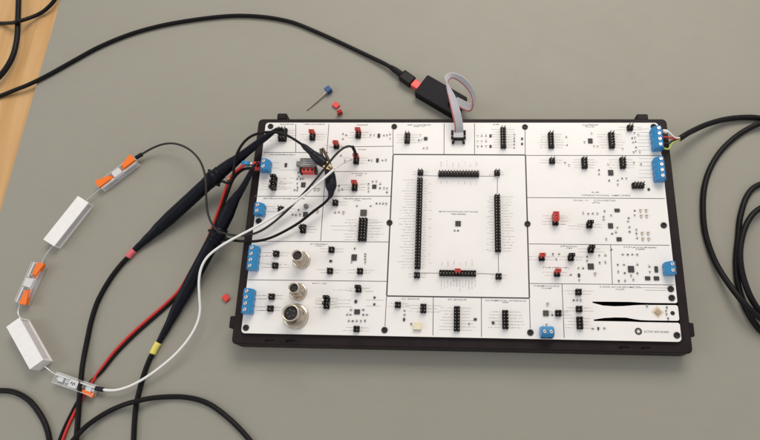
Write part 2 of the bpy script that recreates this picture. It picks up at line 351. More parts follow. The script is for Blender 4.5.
# places of the small surface-mount parts
sm = [(343, 134), (346.3, 135), (343, 139), (370.5, 135.2), (374, 135.2), (384, 135.2), (387, 135.2), (390, 134.4), (390, 138.5), (369, 160.3), (371.8, 160.3), (382.6, 160.3), (385.9, 160.3), (341, 155.6), (345, 160.5),
      (339, 185.7), (339, 190.3), (342.4, 189.6), (368.5, 184), (368.5, 188), (368.5, 191.6), (372.7, 181.7), (376.4, 181.7), (380.3, 184), (380, 188), (384, 188), (387, 188.3), (387, 192.3), (357, 206), (370.7, 206),
      (376.6, 203.5), (380, 203.5), (383.2, 203.7), (386.3, 203.7), (335.2, 212.7), (339, 212.4), (298.6, 173), (298.6, 176.5), (297.3, 179), (300.6, 179), (303, 179), (297.3, 183.7), (297.6, 187.7), (294.7, 190), (297.3, 190),
      (298.6, 210), (292.7, 214.7), (296, 215), (300, 214.7), (302.6, 219.2), (420.4, 135), (419, 140), (421.7, 140), (423.7, 148.2), (427, 148.2), (566.3, 136.7), (567, 145), (565, 162.7), (569, 165), (591.7, 133.5), (584.5, 142),
      (594, 146.2), (597.7, 146.2), (634.6, 133), (638.2, 135), (635, 137.4), (632, 138), (635.5, 141.6), (633, 142.3), (635.9, 147.3), (622.7, 148.9), (635.9, 150.8), (633.6, 152.2), (639.8, 152.2), (608.2, 164.6), (599, 170), (599, 174.2),
      (634, 162.6), (609, 180.4), (617.7, 180.4), (617.7, 184.4), (622, 178.4), (626.3, 178.4), (583.2, 213.4), (588.2, 213.8), (592.7, 213.4), (597.4, 213.8), (604.5, 211.4), (603.6, 216.7), (611, 215.3), (634.6, 210.7), (634.6, 215.3),
      (603.6, 219.4), (628.6, 218), (628, 221.4), (629.3, 227), (629.5, 231.7), (617.4, 227.8), (615.8, 232.4), (612, 233.7), (606.2, 239), (636.3, 229.8), (636.3, 233.7), (637, 238.3), (622.7, 254.5), (627.6, 254.5), (632.2, 254.5), (637, 254.5),
      (587, 256.8), (587, 260.7), (599.2, 255.5), (599.6, 262.7), (605.3, 255.5), (605.3, 262.7), (617.7, 264.8), (623.8, 264.8), (618.2, 272), (624.6, 273), (631, 275.6), (633.3, 279.9), (618.7, 281), (625, 281), (637.3, 264.8), (637.3, 273.5),
      (649.2, 266.7), (649.7, 272), (666.7, 307.7), (666, 311), (666.4, 314.4), (668, 318.6), (646.8, 306), (578.4, 268.2), (583, 268.4), (579.2, 280.2), (570.8, 274.7), (552.9, 254), (559, 254), (556.4, 259.4), (552.2, 315), (577, 300.2), (580.5, 300.2), (573.5, 300.2),
      (546.5, 324.8), (351, 310), (363.4, 309.8), (347.3, 314.7), (350.6, 314.7), (363.4, 314.7), (367, 314.7), (348.9, 321), (352.8, 321), (356.8, 321), (361, 321), (365, 321), (404.6, 310.7), (404.6, 314.7), (354.7, 248.6), (351.6, 261.8),
      (365.2, 254.1), (365.2, 256.8), (365.2, 259.4), (365.2, 262.3), (458, 230.6), (454.7, 230.6), (469.2, 324), (411.2, 324), (592.7, 328.7), (604.2, 328.2), (611.2, 249.6)]
sm += [(u, v) for u in (477.7, 481.7, 486) for v in (135.7, 141.2, 146.2)] + [(514.2, v) for v in (134.4, 138, 141, 144, 147.6)]
# fine illegible print: short strokes, too small to pick apart
fine = MB()
def strokes(x, y, L, h=0.8 * mm, ang=0.0, dens=0.85):
    ca, sa = math.cos(ang), math.sin(ang); t = 0.0
    while t < L:
        s = random.uniform(0.35, 0.8) * mm
        if t + s > L: s = L - t
        if s > 0.15 * mm and random.random() < dens:
            hh = h * random.choice((0.35, 0.6, 1.0)); o = (h - hh) * random.choice((-.5, 0, .5))
            qx, qy = t + s / 2, o
            fine.box((x + qx * ca - qy * sa, y + qx * sa + qy * ca, ZB + 0.03 * mm), (s * 0.8, hh * 0.55, 0.04 * mm), ang)
        t += s * 1.15
def heading(u, v, wpx, h=1.5):
    a = px(u - wpx / 2, v, ZB); b = px(u + wpx / 2, v, ZB); strokes(a.x, a.y, b.x - a.x, h * mm, 0, 0.92); strokes(a.x + 0.2 * mm, a.y + 0.25 * mm, b.x - a.x, h * mm, 0, 0.7)
for q in ((287, 124.4, 14), (313.8, 124.4, 21), (282, 154.6, 27), (362, 125, 12), (362, 149.6, 9), (358.8, 173.6, 16), (358.8, 175.6, 7), (357, 198.8, 29), (357, 200.6, 7), (284, 198.6, 42), (319, 244.2, 18), (319, 246.2, 9), (319.4, 283.4, 15),
          (419, 125.0, 23), (419, 126.6, 12), (496, 124.6, 6), (590, 125.0, 16), (590, 126.8, 9), (595, 192.3, 8), (596, 202.8, 8), (569, 246.4, 17), (569, 248.4, 6), (640, 247.4, 33), (640, 249.4, 9), (556, 267.6, 26),
          (620, 289.4, 9), (546.3, 288.4, 10), (458.3, 214.2, 15), (505, 302.6, 6)): heading(*q)
for q in ((640, 287.6, 668, 288.0), (645, 290.2, 666, 290.4)): line(*q, 0.3, 'silk_light')

# ---- pin headers
HM = {}
P = 2.54 * mm
def header_mesh(c, rws):
    if (c, rws) not in HM:
        mb = MB()
        for i in range(c):
            for j in range(rws):
                x, y = (i - (c - 1) / 2) * P, (j - (rws - 1) / 2) * P; k = 0.55 * mm; a = P / 2 - 0.02 * mm
                mb.prism([(x - a + k, y - a), (x + a - k, y - a), (x + a, y - a + k), (x + a, y + a - k), (x + a - k, y + a), (x - a + k, y + a), (x - a, y + a - k), (x - a, y - a + k)], 0, 2.5 * mm)
        mb.box((0, 0, 1.25 * mm), ((c - .25) * P, (rws - .25) * P, 2.3 * mm))
        pn = MB()
        for i in range(c):
            for j in range(rws):
                x, y = (i - (c - 1) / 2) * P, (j - (rws - 1) / 2) * P
                pn.prism([(x - .32 * mm, y - .32 * mm), (x + .32 * mm, y - .32 * mm), (x + .32 * mm, y + .32 * mm), (x - .32 * mm, y + .32 * mm)], 2.4 * mm, 8.3 * mm, 0.12 * mm); pn.mi[-1] = 1
        HM[(c, rws)] = (mb.mesh('pin_header', 'black'), pn.mesh('contact_pins', ['pin', 'pin_tip']))
    return HM[(c, rws)]
HDR = []
def header(xa, ya_, xb, yb_, c=None, rws=None, lab=(8, 8)):
    a = px(xa, ya_, ZB + 1.5 * mm); b = px(xb, yb_, ZB + 1.5 * mm)
    w_, h_ = b.x - a.x, a.y - b.y - 1.2 * mm
    c = c or max(2, round(w_ / P)); rws = rws or max(2, round(h_ / P)); ctr = ((a.x + b.x) / 2, (a.y + b.y) / 2, ZB)
    m1, m2 = header_mesh(c, rws); o = place(m1, 'pin_header', board, ctr); place(m2, 'contact_pins', o, ctr)
    for j in range(rws):
        y = ctr[1] + (j - (rws - 1) / 2) * P
        for s, L in ((-1, lab[0]), (1, lab[1])):
            if L:
                l = L * mm * random.uniform(0.6, 1.1); xs = ctr[0] + s * (c * P / 2 + 0.9 * mm) - (l if s < 0 else 0)
                if random.random() < (0.35 if L > 9 else 0.55): fine.box((xs + l * .5, y, ZB + 0.03 * mm), (l, 0.20 * mm, 0.04 * mm))
                else: strokes(xs, y, l, 0.9 * mm)
    HDR.append((ctr, c, rws)); return ctr
for h in ((280, 128, 285.7, 141.6), (309.5, 131, 315.5, 141.6, 2, 3), (355, 128.5, 361.5, 140, 2, 3), (333.2, 142, 339.6, 150, 2, 2), (352.8, 155, 359.6, 165, 2, 3), (351.5, 181.5, 357.7, 191.7, 2, 3),
          (404.3, 132.4, 410.2, 143.6), (500.4, 126.5, 506.3, 148.9), (548.2, 131.7, 554, 148.9), (549, 157.4, 555.4, 164.3), (608.2, 131.7, 614.8, 148.9), (627, 124.8, 633, 130.8),
          (581.6, 157.4, 587.4, 168.6), (619.4, 157.4, 626, 168.6), (551.8, 213, 558.8, 226.2, 2, 4), (538.6, 254, 545, 261.6, 2, 2), (567.8, 254.2, 574, 261.6, 2, 2), (554, 269.8, 560.2, 277.4, 2, 2),
          (586.2, 221.5, 592.6, 228.9, 2, 2), (587.6, 246.6, 594, 253.2, 2, 2), (575, 288.7, 582, 295.5), (575.8, 305.8, 582.4, 312.4), (576, 316.4, 583.6, 329.5, 2, 4), (555.4, 309.9, 561.4, 316.5),
          (394.7, 302, 401, 307.7), (270.6, 175.0, 277.4, 191.8, 2, 5), (278, 206.4, 284, 212.4, 2, 2), (300, 223.4, 306.4, 234.4, 2, 3), (273, 250.8, 279.5, 256.8), (272, 262.6, 278.5, 268.6), (268.5, 293.6, 275, 299.8),
          (267.4, 305.5, 273.6, 311.6, 2, 2), (328.6, 246.9, 334.5, 252.8), (327, 268.2, 333, 273.8), (357, 268.2, 363, 274.2), (332.3, 200, 338.3, 205.7), (323.4, 296, 330.2, 309.6, 2, 4), (355.4, 286.4, 361.6, 292.4, 2, 2), (353.2, 326, 359.8, 332)):
    header(*h)
header(632, 182.4, 644, 188.7, 4, 2, (0, 0))
for h in ((502, 309.9, 508.7, 329.2), (453.6, 305.9, 460.3, 331.6), (420, 302.4, 426.7, 314.5), (359.5, 217.9, 366, 241)): header(*h, lab=(11, 11))
header(438.4, 169.8, 479.2, 178.2, 14, 2, (0, 0)); header(439, 270.0, 476.4, 276.6, 12, 2, (0, 0))
for h in ((417.6, 169.4, 423.3, 175.8), (494.2, 169.6, 500.2, 176.2), (413.8, 271.9, 420.2, 278.4), (495.4, 273.0, 501.8, 279.8)): header(*h, 2, 2, (4, 4))
header(416.2, 177.6, 421.5, 269.5, 2, 32, (13, 3)); header(494.5, 194.6, 500.8, 252.2, 2, 20, (4, 10))
for (u, v, n, du, L, sgn) in ((441, 180.5, 7, 5.9, 4, 1), (441, 167.0, 7, 5.9, 6, -1), (441.5, 279.5, 12, 3.05, 9, 1), (442, 266.5, 6, 6.0, 6, -1)):
    for i in range(n):
        p = px(u + i * du, v, ZB); l = L * mm * random.uniform(.6, 1.1); strokes(p.x, p.y - (l if sgn > 0 else 0), l, 0.8 * mm, math.pi / 2)
for i in range(10):
    p = px(428, 184 + i * 8.8, ZB); strokes(p.x, p.y, 3.2 * mm); p = px(486.5, 201 + i * 5.4, ZB); strokes(p.x, p.y, 3.0 * mm)
for u, v in sm:
    if random.random() < .75:
        p = px(u, v, ZB); s_ = random.choice((-1, 1)); strokes(p.x - 0.9 * mm, p.y + s_ * 1.5 * mm, 1.9 * mm, 0.7 * mm)
for u0, u1, vv in ((260.6, 271.5, (252.6, 256.2, 263.6, 267.2)), (255.4, 267, (295.6, 299.2, 307, 310.6)), (638, 650.2, (129, 132.4, 136, 139.6, 143, 146.6, 150)), (639, 653, (158.6, 162, 166, 170, 173.6, 177.6)), (271.4, 279, (162.6, 168)), (266, 275, (206.6, 212))):
    for v in vv:
        p, q = px(u0, v, ZB), px(u1, v, ZB); fine.box(((p.x + q.x) / 2, (p.y + q.y) / 2, ZB + 0.03 * mm), (q.x - p.x, 0.22 * mm, 0.04 * mm))
for u0, v0, u1 in ((289, 178, 295), (279, 183, 294), (280, 188, 292), (279, 170, 296), (334, 300, 352), (334, 303.4, 350), (333, 290, 353), (334, 306.6, 352), (366, 300, 384), (366, 306, 380), (314, 300, 322), (314, 303.4, 322), (560, 217.6, 568), (560, 221, 570), (559, 224, 566), (338, 185, 350), (338, 189, 350), (361, 184, 368), (330, 226, 356), (332, 230, 355), (371, 222, 383), (371, 228, 386), (371, 234, 384), (568, 226, 583), (568, 229, 583)):
    p = px(u0, v0, ZB); strokes(p.x, p.y, px(u1, v0, ZB).x - p.x, 0.8 * mm) if random.random() < .5 else fine.box((p.x + (px(u1, v0, ZB).x - p.x) / 2, p.y, ZB + 0.03 * mm), (px(u1, v0, ZB).x - p.x, 0.22 * mm, 0.04 * mm))
fo = fine.build('fine_print', 'silk_light', board, (0, 0, 0)); tag(fo, kind='stuff')

# ---- mounting screws
mb = MB(); mb.lathe([(2.55 * mm, 0), (2.55 * mm, 0.7 * mm), (2.2 * mm, 1.1 * mm), (1.2 * mm, 1.15 * mm), (1.15 * mm, 0.5 * mm)], seg=24); SCREW = mb.mesh('mounting_screw', 'screw_black')
for u, v in ((270.5, 126.2), (394.2, 126.4), (525, 126.8), (653.6, 126.4), (258.5, 221), (389.5, 222.6), (527.5, 223.8), (663.8, 225.2), (245.8, 327.7), (384.5, 330), (530.4, 332.5), (677, 335.2), (670.8, 288.9), (671.8, 297.8)):
    p = px(u, v, ZB + 0.5 * mm); place(SCREW, 'mounting_screw', board, (p.x, p.y, ZB))
p = px(672.6, 313.2, ZB); mb = MB(); mb.lathe([(1.75 * mm, 0), (1.75 * mm, 0.12 * mm)], seg=20); mb.build('tongue_hole', 'screw_black', board, (p.x, p.y, ZB))

# ---- blue terminal blocks (local: wires enter at -y, n poles along x)
TM = {}
def term_mesh(n):
    if n not in TM:
        W = n * 5.08 * mm; D = 8.6 * mm; mb = MB(); H = 10.2 * mm
        prof = [(-D / 2, 0), (-D / 2, 6.2 * mm), (-D / 2 + 1.7 * mm, H - 0.6 * mm), (-D / 2 + 2.2 * mm, H), (D / 2 - 3.0 * mm, H), (D / 2 - 1.2 * mm, H - 2.2 * mm), (D / 2, H - 4.4 * mm), (D / 2, 0)]
        k = len(prof); nn = len(mb.v)
        for x in (-W / 2, W / 2):
            for y, z in prof: mb.v.append((x, y, z))
        for i in range(k):
            j = (i + 1) % k; mb.face([nn + i, nn + j, nn + k + j, nn + k + i])
        mb.face([nn + i for i in reversed(range(k))]); mb.face([nn + k + i for i in range(k)])
        for i in range(n):
            x = (i - (n - 1) / 2) * 5.08 * mm
            mb.box((x, D / 2 + 0.15 * mm, 3 * mm), (0.8 * mm, 0.5 * mm, 6 * mm))
        for i in range(n - 1): mb.box(((i - (n - 2) / 2) * 5.08 * mm, -D / 2 - 0.1 * mm, 3.6 * mm), (0.6 * mm, 0.6 * mm, 7.0 * mm))
        op = MB(); op.box((0, 0, 0), (3.6 * mm, 0.5 * mm, 3.8 * mm))
        rim = MB(); rim.lathe([(1.95 * mm, 0), (1.95 * mm, 0.25 * mm), (1.65 * mm, 0.25 * mm), (1.6 * mm, 0.05 * mm)], seg=20)
        sc = MB(); sc.lathe([(1.55 * mm, 0), (1.55 * mm, 0.3 * mm), (1.35 * mm, 0.42 * mm)], seg=20); sc.cur = 1; sc.box((0, 0, 0.42 * mm), (2.5 * mm, 0.45 * mm, 0.06 * mm), 0.5)
        TM[n] = (mb.mesh('terminal_block', 'blue'), op.mesh('wire_opening', 'screw_black'), rim.mesh('screw_well', 'bluepin'), sc.mesh('terminal_screw', ['steel', 'chip']), D, H)
    return TM[n]
def terminal(u, v, n, rz):
    a, b, e, c, D, H = term_mesh(n); p = px(u, v, ZB + 5 * mm)
    o = place(a, 'terminal_block', board, (p.x, p.y, ZB), rz); bevel(o, 0.25 * mm, 1)
    for i in range(n):
        x = (i - (n - 1) / 2) * 5.08 * mm
        for me, nm, l in ((b, 'wire_opening', (x, -D / 2 - 0.05 * mm, 3.2 * mm)), (e, 'screw_well', (x, -0.25 * mm, H - 0.05 * mm)), (c, 'terminal_screw', (x, -0.25 * mm, H - 0.02 * mm))):
            q = bpy.data.objects.new(nm, me); COL.objects.link(q); q.parent = o; q.location = l
    return p
LFT, RGT = -math.pi / 2, math.pi / 2
terminal(265.3, 165.8, 2, LFT); terminal(259.3, 209.6, 2, LFT); terminal(253.0, 258.2, 4, LFT); terminal(248.0, 301.4, 4, LFT)
terminal(657.4, 138.6, 4, RGT); terminal(659.6, 169.4, 4, RGT); terminal(670.2, 268.6, 2, RGT); terminal(547.0, 332.0, 2, 0)

# ---- chips
def chip(xa, ya_, xb, yb_, m='chip', legs=True, h=1.0):
    a = px(xa, ya_, ZB + .5 * mm); b = px(xb, yb_, ZB + .5 * mm); w_, h_ = b.x - a.x, a.y - b.y; c = ((a.x + b.x) / 2, (a.y + b.y) / 2, ZB)
    mb = MB(); mb.prism([(-w_ / 2, -h_ / 2), (w_ / 2, -h_ / 2), (w_ / 2, h_ / 2), (-w_ / 2, h_ / 2)], 0.1 * mm, h * mm, 0.12 * mm)
    o = mb.build('chip', m, board, c)
    if legs:
        lg = MB(); n = max(2, int(w_ / (0.8 * mm)))
        for i in range(n):
            x = (i - (n - 1) / 2) * w_ / n
            for s in (-1, 1): lg.box((x, s * (h_ / 2 + 0.25 * mm), 0.12 * mm), (0.3 * mm, 0.6 * mm, 0.2 * mm))
        lg.build('solder_legs', 'tin', o, c)
    return o
for q in ((455.4, 221, 460.8, 226), (424, 137, 427.4, 140), (377.7, 133.7, 380, 137.4), (376.2, 158.4, 378.6, 162), (372.3, 184.6, 376.3, 188.4), (284.8, 163.2, 286.8, 166.8), (301.3, 182.4, 305.2, 187),
          (303.3, 212, 307.5, 216.6), (351.6, 254.4, 356.6, 260.4), (329.4, 260, 332, 262), (354.6, 300, 357, 303), (354.4, 309.4, 359.8, 314.2), (373.6, 296.6, 375.4, 298.4), (373.4, 303.3, 375.2, 305.1),
          (489.5, 134.4, 491.6, 137), (489.5, 145, 491.6, 147.4), (521.2, 137.6, 523, 139.6), (521.2, 142.8, 523, 144.6), (588, 138.5, 592.7, 143), (608, 170, 613.5, 175.2), (614.5, 208.7, 619.8, 211.8), (647.6, 188.2, 650, 190.4),
          (608, 223.2, 613.2, 228.2), (616.5, 237.3, 621.8, 241), (587.6, 263.5, 594, 269.2), (627.8, 266, 634.4, 272.2), (654.3, 266.4, 658.3, 272.2), (645, 276.4, 650.4, 280), (653.7, 276.4, 659.3, 280.2), (403.1, 318, 405, 321),
          (473.8, 318.2, 476.8, 320.4), (491.8, 321.6, 494.4, 324), (577.8, 273.6, 580.2, 277), (597.4, 327.2, 599.2, 329.8)): chip(*q)
for q in ((543, 310.5, 548.8, 315.8), (360.6, 209.8, 366.6, 215.5)): chip(*q, m='chip_brown', h=1.4)
o = chip(413.6, 323, 421.4, 330, 'cream', True, 3.0); o['label'] = 'cream coloured sensor package'
p = px(306, 206.2, ZB + 1.5 * mm); mb = MB(); mb.lathe([(2.0 * mm, 0), (2.0 * mm, 2.6 * mm), (1.6 * mm, 3.0 * mm), (1.0 * mm, 3.0 * mm)], seg=20); mb.build('round_inductor', 'greycomp', board, (p.x, p.y, ZB))
# accelerometer diamond on the tongue
p = px(657.6, 312.2, ZB); mb = MB(); mb.box((0, 0, 0.06 * mm), (7.0 * mm, 7.0 * mm, 0.1 * mm), math.pi / 4); o = mb.build('sensor_pad', 'gold', board, (p.x, p.y, ZB))
mb = MB(); mb.prism([(2.6 * mm * math.cos(a), 2.6 * mm * math.sin(a)) for a in (0, math.pi / 2, math.pi, 1.5 * math.pi)], 0, 1.0 * mm, 0.1 * mm); mb.build('sensor_die', 'tan', o, (p.x, p.y, ZB + 0.1 * mm))

# ---- small surface-mount parts
def passive(m):
    mb = MB(); mb.box((0, 0, 0.28 * mm), (0.95 * mm, 0.8 * mm, 0.5 * mm)); mb.cur = 1
    for s in (-1, 1): mb.box((s * 0.62 * mm, 0, 0.27 * mm), (0.34 * mm, 0.82 * mm, 0.52 * mm))
    return mb.mesh('chip_' + m, [m, 'tin'])
PR, PC, PT, PG = passive('chip'), passive('greycomp'), passive('tan'), passive('dot')
for i, (u, v) in enumerate(sm):
    p = px(u, v, ZB); place(PR if i % 3 == 0 else PC, 'resistor_chip' if i % 3 == 0 else 'capacitor_chip', board, (p.x, p.y, ZB), random.choice((0, math.pi / 2)), (1.3, 1.3, 1.2))
for u, v in ((640.4, 210.5), (646, 210.5), (641, 216), (646.6, 216), (642, 233.3), (648, 233.3), (642.6, 239), (648.6, 239), (313, 183.7), (317, 183.7), (309, 188.3), (315, 189.2), (318.4, 189.2), (313.8, 211), (317.7, 211.4), (343.5, 212.4), (547.5, 304), (595, 273.8)):
    p = px(u, v, ZB); place(PT, 'tan_capacitor', board, (p.x, p.y, ZB), math.pi / 2, (1.7, 2.0, 2.4))
p = px(641, 164.2, ZB); place(PG, 'light_emitting_diode', board, (p.x, p.y, ZB), math.pi / 2, (1.5, 1.3, 1.2))

# ---- round sensor sockets
def socket(uv_top, uv_base, rt, rb, H, holes):
    b = px(*uv_base, ZB); t = px(*uv_top, ZB + H); c = ((b.x + t.x) / 2, (b.y + t.y) / 2, ZB)
    mb = MB(); mb.lathe([(rb * 1.35, 0), (rb * 1.35, 1.0 * mm), (rb * 1.25, 1.4 * mm), (rb * 1.06, 1.4 * mm), (rb * 1.06, H * .30), (rb * .93, H * .33), (rb * .93, H * .36)] +
                        [q for k in range(5) for q in ((rt * 1.12, H * (.38 + .10 * k)), (rt * 1.02, H * (.43 + .10 * k)))] + [(rt * 1.08, H * .93), (rt * 1.08, H), (rt * .92, H), (rt * .90, H * .80), (rt * .3, H * .80)], seg=36)
    o = mb.build('round_socket', 'nickel', board, c)
    nt = MB(); k = rb * 1.28; nt.prism([(k * math.cos(math.radians(60 * i + 12)), k * math.sin(math.radians(60 * i + 12))) for i in range(6)], H * .12, H * .27, 0.5 * mm); nt.build('hex_nut', 'nickel', o, c)
    ins = MB(); ins.lathe([(rt * .89, H * .70), (rt * .89, H * .86), (rt * .80, H * .88)], seg=24); ins.build('insulating_insert', 'screw_black', o, c)
    pn = MB()
    for i in range(holes):
        a = 2 * math.pi * i / holes + .6; pn.lathe([(rt * .12, H * .86), (rt * .12, H * .90)], (rt * .45 * math.cos(a), rt * .45 * math.sin(a), 0), seg=8)
    pn.build('contact_pins', 'pin', o, c)
socket((297.0, 255.0), (301.8, 260.4), 4.3 * mm, 5.6 * mm, 17 * mm, 4)
socket((293.4, 287.6), (298.6, 292.0), 4.0 * mm, 5.4 * mm, 17 * mm, 4)
socket((290.2, 312.0), (296.2, 317.4), 6.3 * mm, 7.8 * mm, 19 * mm, 5)

# ---- trimmer with red terminal, debug connector
p = px(308.8, 164.6, ZB + 3 * mm); mb = MB(); mb.box((0, 0, 4 * mm), (14 * mm, 8.5 * mm, 8 * mm)); o = bevel(mb.build('slide_switch', 'greycomp', board, (p.x, p.y, ZB)), 0.4 * mm)
mb = MB(); mb.box((0, 0, 0), (3.6 * mm, 4.4 * mm, 4 * mm)); bevel(mb.build('switch_knob', 'greycomp', o, (p.x - 8.8 * mm, p.y, ZB + 4 * mm)), 0.4 * mm)
for i in range(3):
    mb = MB(); mb.box((0, 0, 0), (10 * mm, 0.5 * mm, 0.2 * mm)); mb.build('moulded_rib', 'cement', o, (p.x + 1 * mm, p.y + (i - 1) * 2.0 * mm, ZB + 8.1 * mm))
p = px(308.8, 171.0, ZB + 3 * mm); mb = MB(); mb.box((0, 0, 3 * mm), (11.5 * mm, 4.6 * mm, 6 * mm)); o = bevel(mb.build('red_socket', 'red', board, (p.x, p.y, ZB)), 0.3 * mm)
for s in (-1, 1):
    mb = MB(); mb.box((0, 0, 0), (1.6 * mm, 5.2 * mm, 7 * mm)); mb.build('end_clip', 'black', o, (p.x + s * 6.6 * mm, p.y, ZB + 3.6 * mm))
for i in range(3):
    mb = MB(); mb.box((0, 0, 0), (2.2 * mm, 2.2 * mm, 0.3 * mm)); mb.build('contact_hole', 'screw_black', o, (p.x + (i - 1) * 3.6 * mm, p.y, ZB + 6.05 * mm))
p = px(458.4, 138.2, ZB + 2 * mm); DBG = p
mb = MB(); mb.box((0, 0, 0.6 * mm), (12.4 * mm, 9.0 * mm, 1.2 * mm)); o = mb.build('cable_connector', 'cream', board, (p.x, p.y, ZB)); o.data.materials[0] = M['pcb']
for sx in (-1, 1):
    for dy, h_ in ((4.6, 6.5), (0.2, 4.0), (-3.8, 3.0)):
        mb = MB(); mb.box((0, 0, h_ / 2 * mm), (2.2 * mm, 2.6 * mm if dy > 4 else 2.0 * mm, h_ * mm)); bevel(mb.build('retainer_post', 'black', o, (p.x + sx * (5.4 - (0.7 if dy < 0 else 0)) * mm, p.y + dy * mm, ZB)), 0.3 * mm)
mb = MB(); mb.box((0, 0, 3.2 * mm), (8.8 * mm, 5.0 * mm, 6.0 * mm)); mb.build('socket_body', 'ribbon', o, (p.x, p.y + 1.2 * mm, ZB)); 
mb = MB(); mb.box((0, 0, 0), (9.2 * mm, 0.9 * mm, 5.2 * mm)); mb.build('latch_bar', 'black', o, (p.x, p.y - 1.6 * mm, ZB + 3.6 * mm))
# ring logo beside the board's name
p = px(638.4, 331.4, ZB); mb = MB(); k = 24
for i in range(k):
    a, b = 2 * math.pi * i / k, 2 * math.pi * (i + 1) / k; ra = 1.0 + 0.75 * (i % 4 == 0); rb_ = 2.9
    mb.quad([(ra * mm * math.cos(a), ra * mm * math.sin(a), 0), (rb_ * mm * math.cos(a), rb_ * mm * math.sin(a), 0), (rb_ * mm * math.cos(b), rb_ * mm * math.sin(b), 0), (ra * mm * math.cos(b), ra * mm * math.sin(b), 0)])
mb.build('printed_logo', 'silk_dark', board, (p.x, p.y, ZB + 0.05 * mm))

# ------------------------------------------------------------------ jumper caps
def cap_mesh(m):
    mb = MB(); L, D, H, t = 4.95 * mm, 2.45 * mm, 5.9 * mm, 0.55 * mm
    for s in (-1, 1): mb.box((0, s * (D - t) / 2, H / 2), (L, t, H)); mb.box((s * (L - t) / 2, 0, H / 2 - 0.3 * mm), (t, D - 2 * t + .02 * mm, H - 0.6 * mm))
    mb.box((0, 0, H / 2 - 0.5 * mm), (0.9 * mm, D - 2 * t + .02 * mm, H - 1.0 * mm)); mb.box((0, 0, 2.2 * mm), (L - 2 * t, D - 2 * t, 4.2 * mm))
    return mb.mesh('shorting_jumper', m)
CAPM = {'red': cap_mesh('red'), 'black': cap_mesh('black')}
def cap(u, v, colr, label, rz=0.0, z=ZB + 2.55 * mm, rx=0.0, group=None):
    p = px(u, v, z + 3 * mm); o = bpy.data.objects.new('shorting_jumper', CAPM[colr]); link(o, 'shorting_jumper', None, (p.x, p.y, z)); o.rotation_euler = (rx, 0, rz)
    if rx: o.location.z = z + 1.25 * mm
    return bevel(tag(o, label, 'jumper', group), 0.15 * mm, 1)
def snap(u, v, z=ZB + 5.5 * mm):
    """nearest pin row of the nearest header"""
    p = px(u, v, z); best = min(HDR, key=lambda h: max(0, abs(p.x - h[0][0]) - h[1] * P / 2) + max(0, abs(p.y - h[0][1]) - h[2] * P / 2) + 0.01 * (Vector(h[0]) - p).length)
    (cx, cy, _), c, rws = best
    j = min(range(rws), key=lambda j: abs(cy + (j - (rws - 1) / 2) * P - p.y)); i = min(range(c - 1), key=lambda i: abs(cx + (i - (c - 2) / 2) * P - p.x))
    return cx + (i - (c - 2) / 2) * P, cy + (j - (rws - 1) / 2) * P
def bcap(u, v, colr, label, group=None):
    x, y = snap(u, v); o = bpy.data.objects.new('shorting_jumper', CAPM[colr]); link(o, 'shorting_jumper', None, (x, y, ZB + 2.55 * mm)); return bevel(tag(o, label, 'jumper', group), 0.15 * mm, 1)
bcap(312.5, 133.0, 'red', 'red jumper cap on the header in the second module of the top strip')
bcap(358, 130.0, 'red', 'red jumper cap at the back of the header near the red loose jumpers')
bcap(336.2, 144.0, 'red', 'red jumper cap on the small header beside the dark clip jaws')
bcap(357, 156.6, 'red', 'red jumper cap on the header where the thin dark wire plugs in')
bcap(354.5, 183.0, 'red', 'red jumper cap on the header beside the upright black clip boot')
for v, w_ in ((214.6, 'rearmost of three red jumper caps on one header in the converter module'), (217.2, 'middle of three red jumper caps on one header in the converter module'), (219.8, 'front one of three red jumper caps on one header in the converter module')): bcap(555.3, v, 'red', w_, 'three red jumper caps in a row on one header')
bcap(542, 255.5, 'red', 'red jumper cap on the small header next to the black double header')
bcap(557, 271.0, 'red', 'red jumper cap on the header above the thermocouple print')
bcap(456.5, 271.2, 'red', 'red jumper cap in the middle of the wide twelve column header')
bcap(571, 255.2, 'black', 'black jumper cap on the small header beside a red capped one')
bcap(589.3, 222.6, 'black', 'black jumper cap on the small header in the converter module')
bcap(590.6, 247.4, 'black', 'black jumper cap on the header just below the converter module line')
bcap(274, 176.5, 'black', 'black jumper cap at the back of the tall header below the upper terminal'); bcap(274, 182, 'black', 'black jumper cap in the middle of the tall header below the upper terminal'); bcap(274, 188, 'black', 'black jumper cap at the front of the tall header below the upper terminal')
bcap(303, 228, 'black', 'black jumper cap on the header crossed by the black ground lead')
bcap(326.6, 298, 'black', 'black jumper cap at the back of the header beside the smaller lower socket'); bcap(326.6, 304.5, 'black', 'black jumper cap at the front of the header beside the smaller lower socket')
bcap(358.5, 287.6, 'black', 'black jumper cap on the small header above the square chip')
cap(333.4, 102.6, 'red', 'loose red jumper cap lying next to the blue headed pin', 0.9, 0.0, math.pi / 2)
cap(339.6, 112.4, 'red', 'loose red jumper cap lying closest to the case behind the board', 0.5, 0.0)
cap(223.2, 295.2, 'red', 'loose red jumper cap lying alone beside the white wire', 0.8, 0.0, math.pi / 2)

# ------------------------------------------------------------------ blue headed pin
root = empty('blue_headed_pin', px(318, 98, 0), 'small blue headed pin with a long pale metal stem behind the case', 'pin')
a = px(307, 110, 0.8 * mm); b = px(325.5, 93, 2.4 * mm); c = px(328.4, 90.2, 2.6 * mm)
mb = MB(); mb.tube([a, a.lerp(b, .5), b], [0.55 * mm, 0.8 * mm, 0.9 * mm], 8); mb.build('stem', 'cream', root).data.materials[0] = M['tan'] if False else M['nickel']
mb = MB(); mb.tube([b, b.lerp(c, .35)], 1.5 * mm, 8, 1); mb.build('ferrule', 'white_wire', root)
mb = MB(); mb.box((0, 0, 2.9 * mm), (5.6 * mm, 5.6 * mm, 5.6 * mm)); o = mb.build('head', 'bluepin', root, (c.x, c.y, 0)); o.rotation_euler.z = math.radians(40); bevel(o, 0.4 * mm)

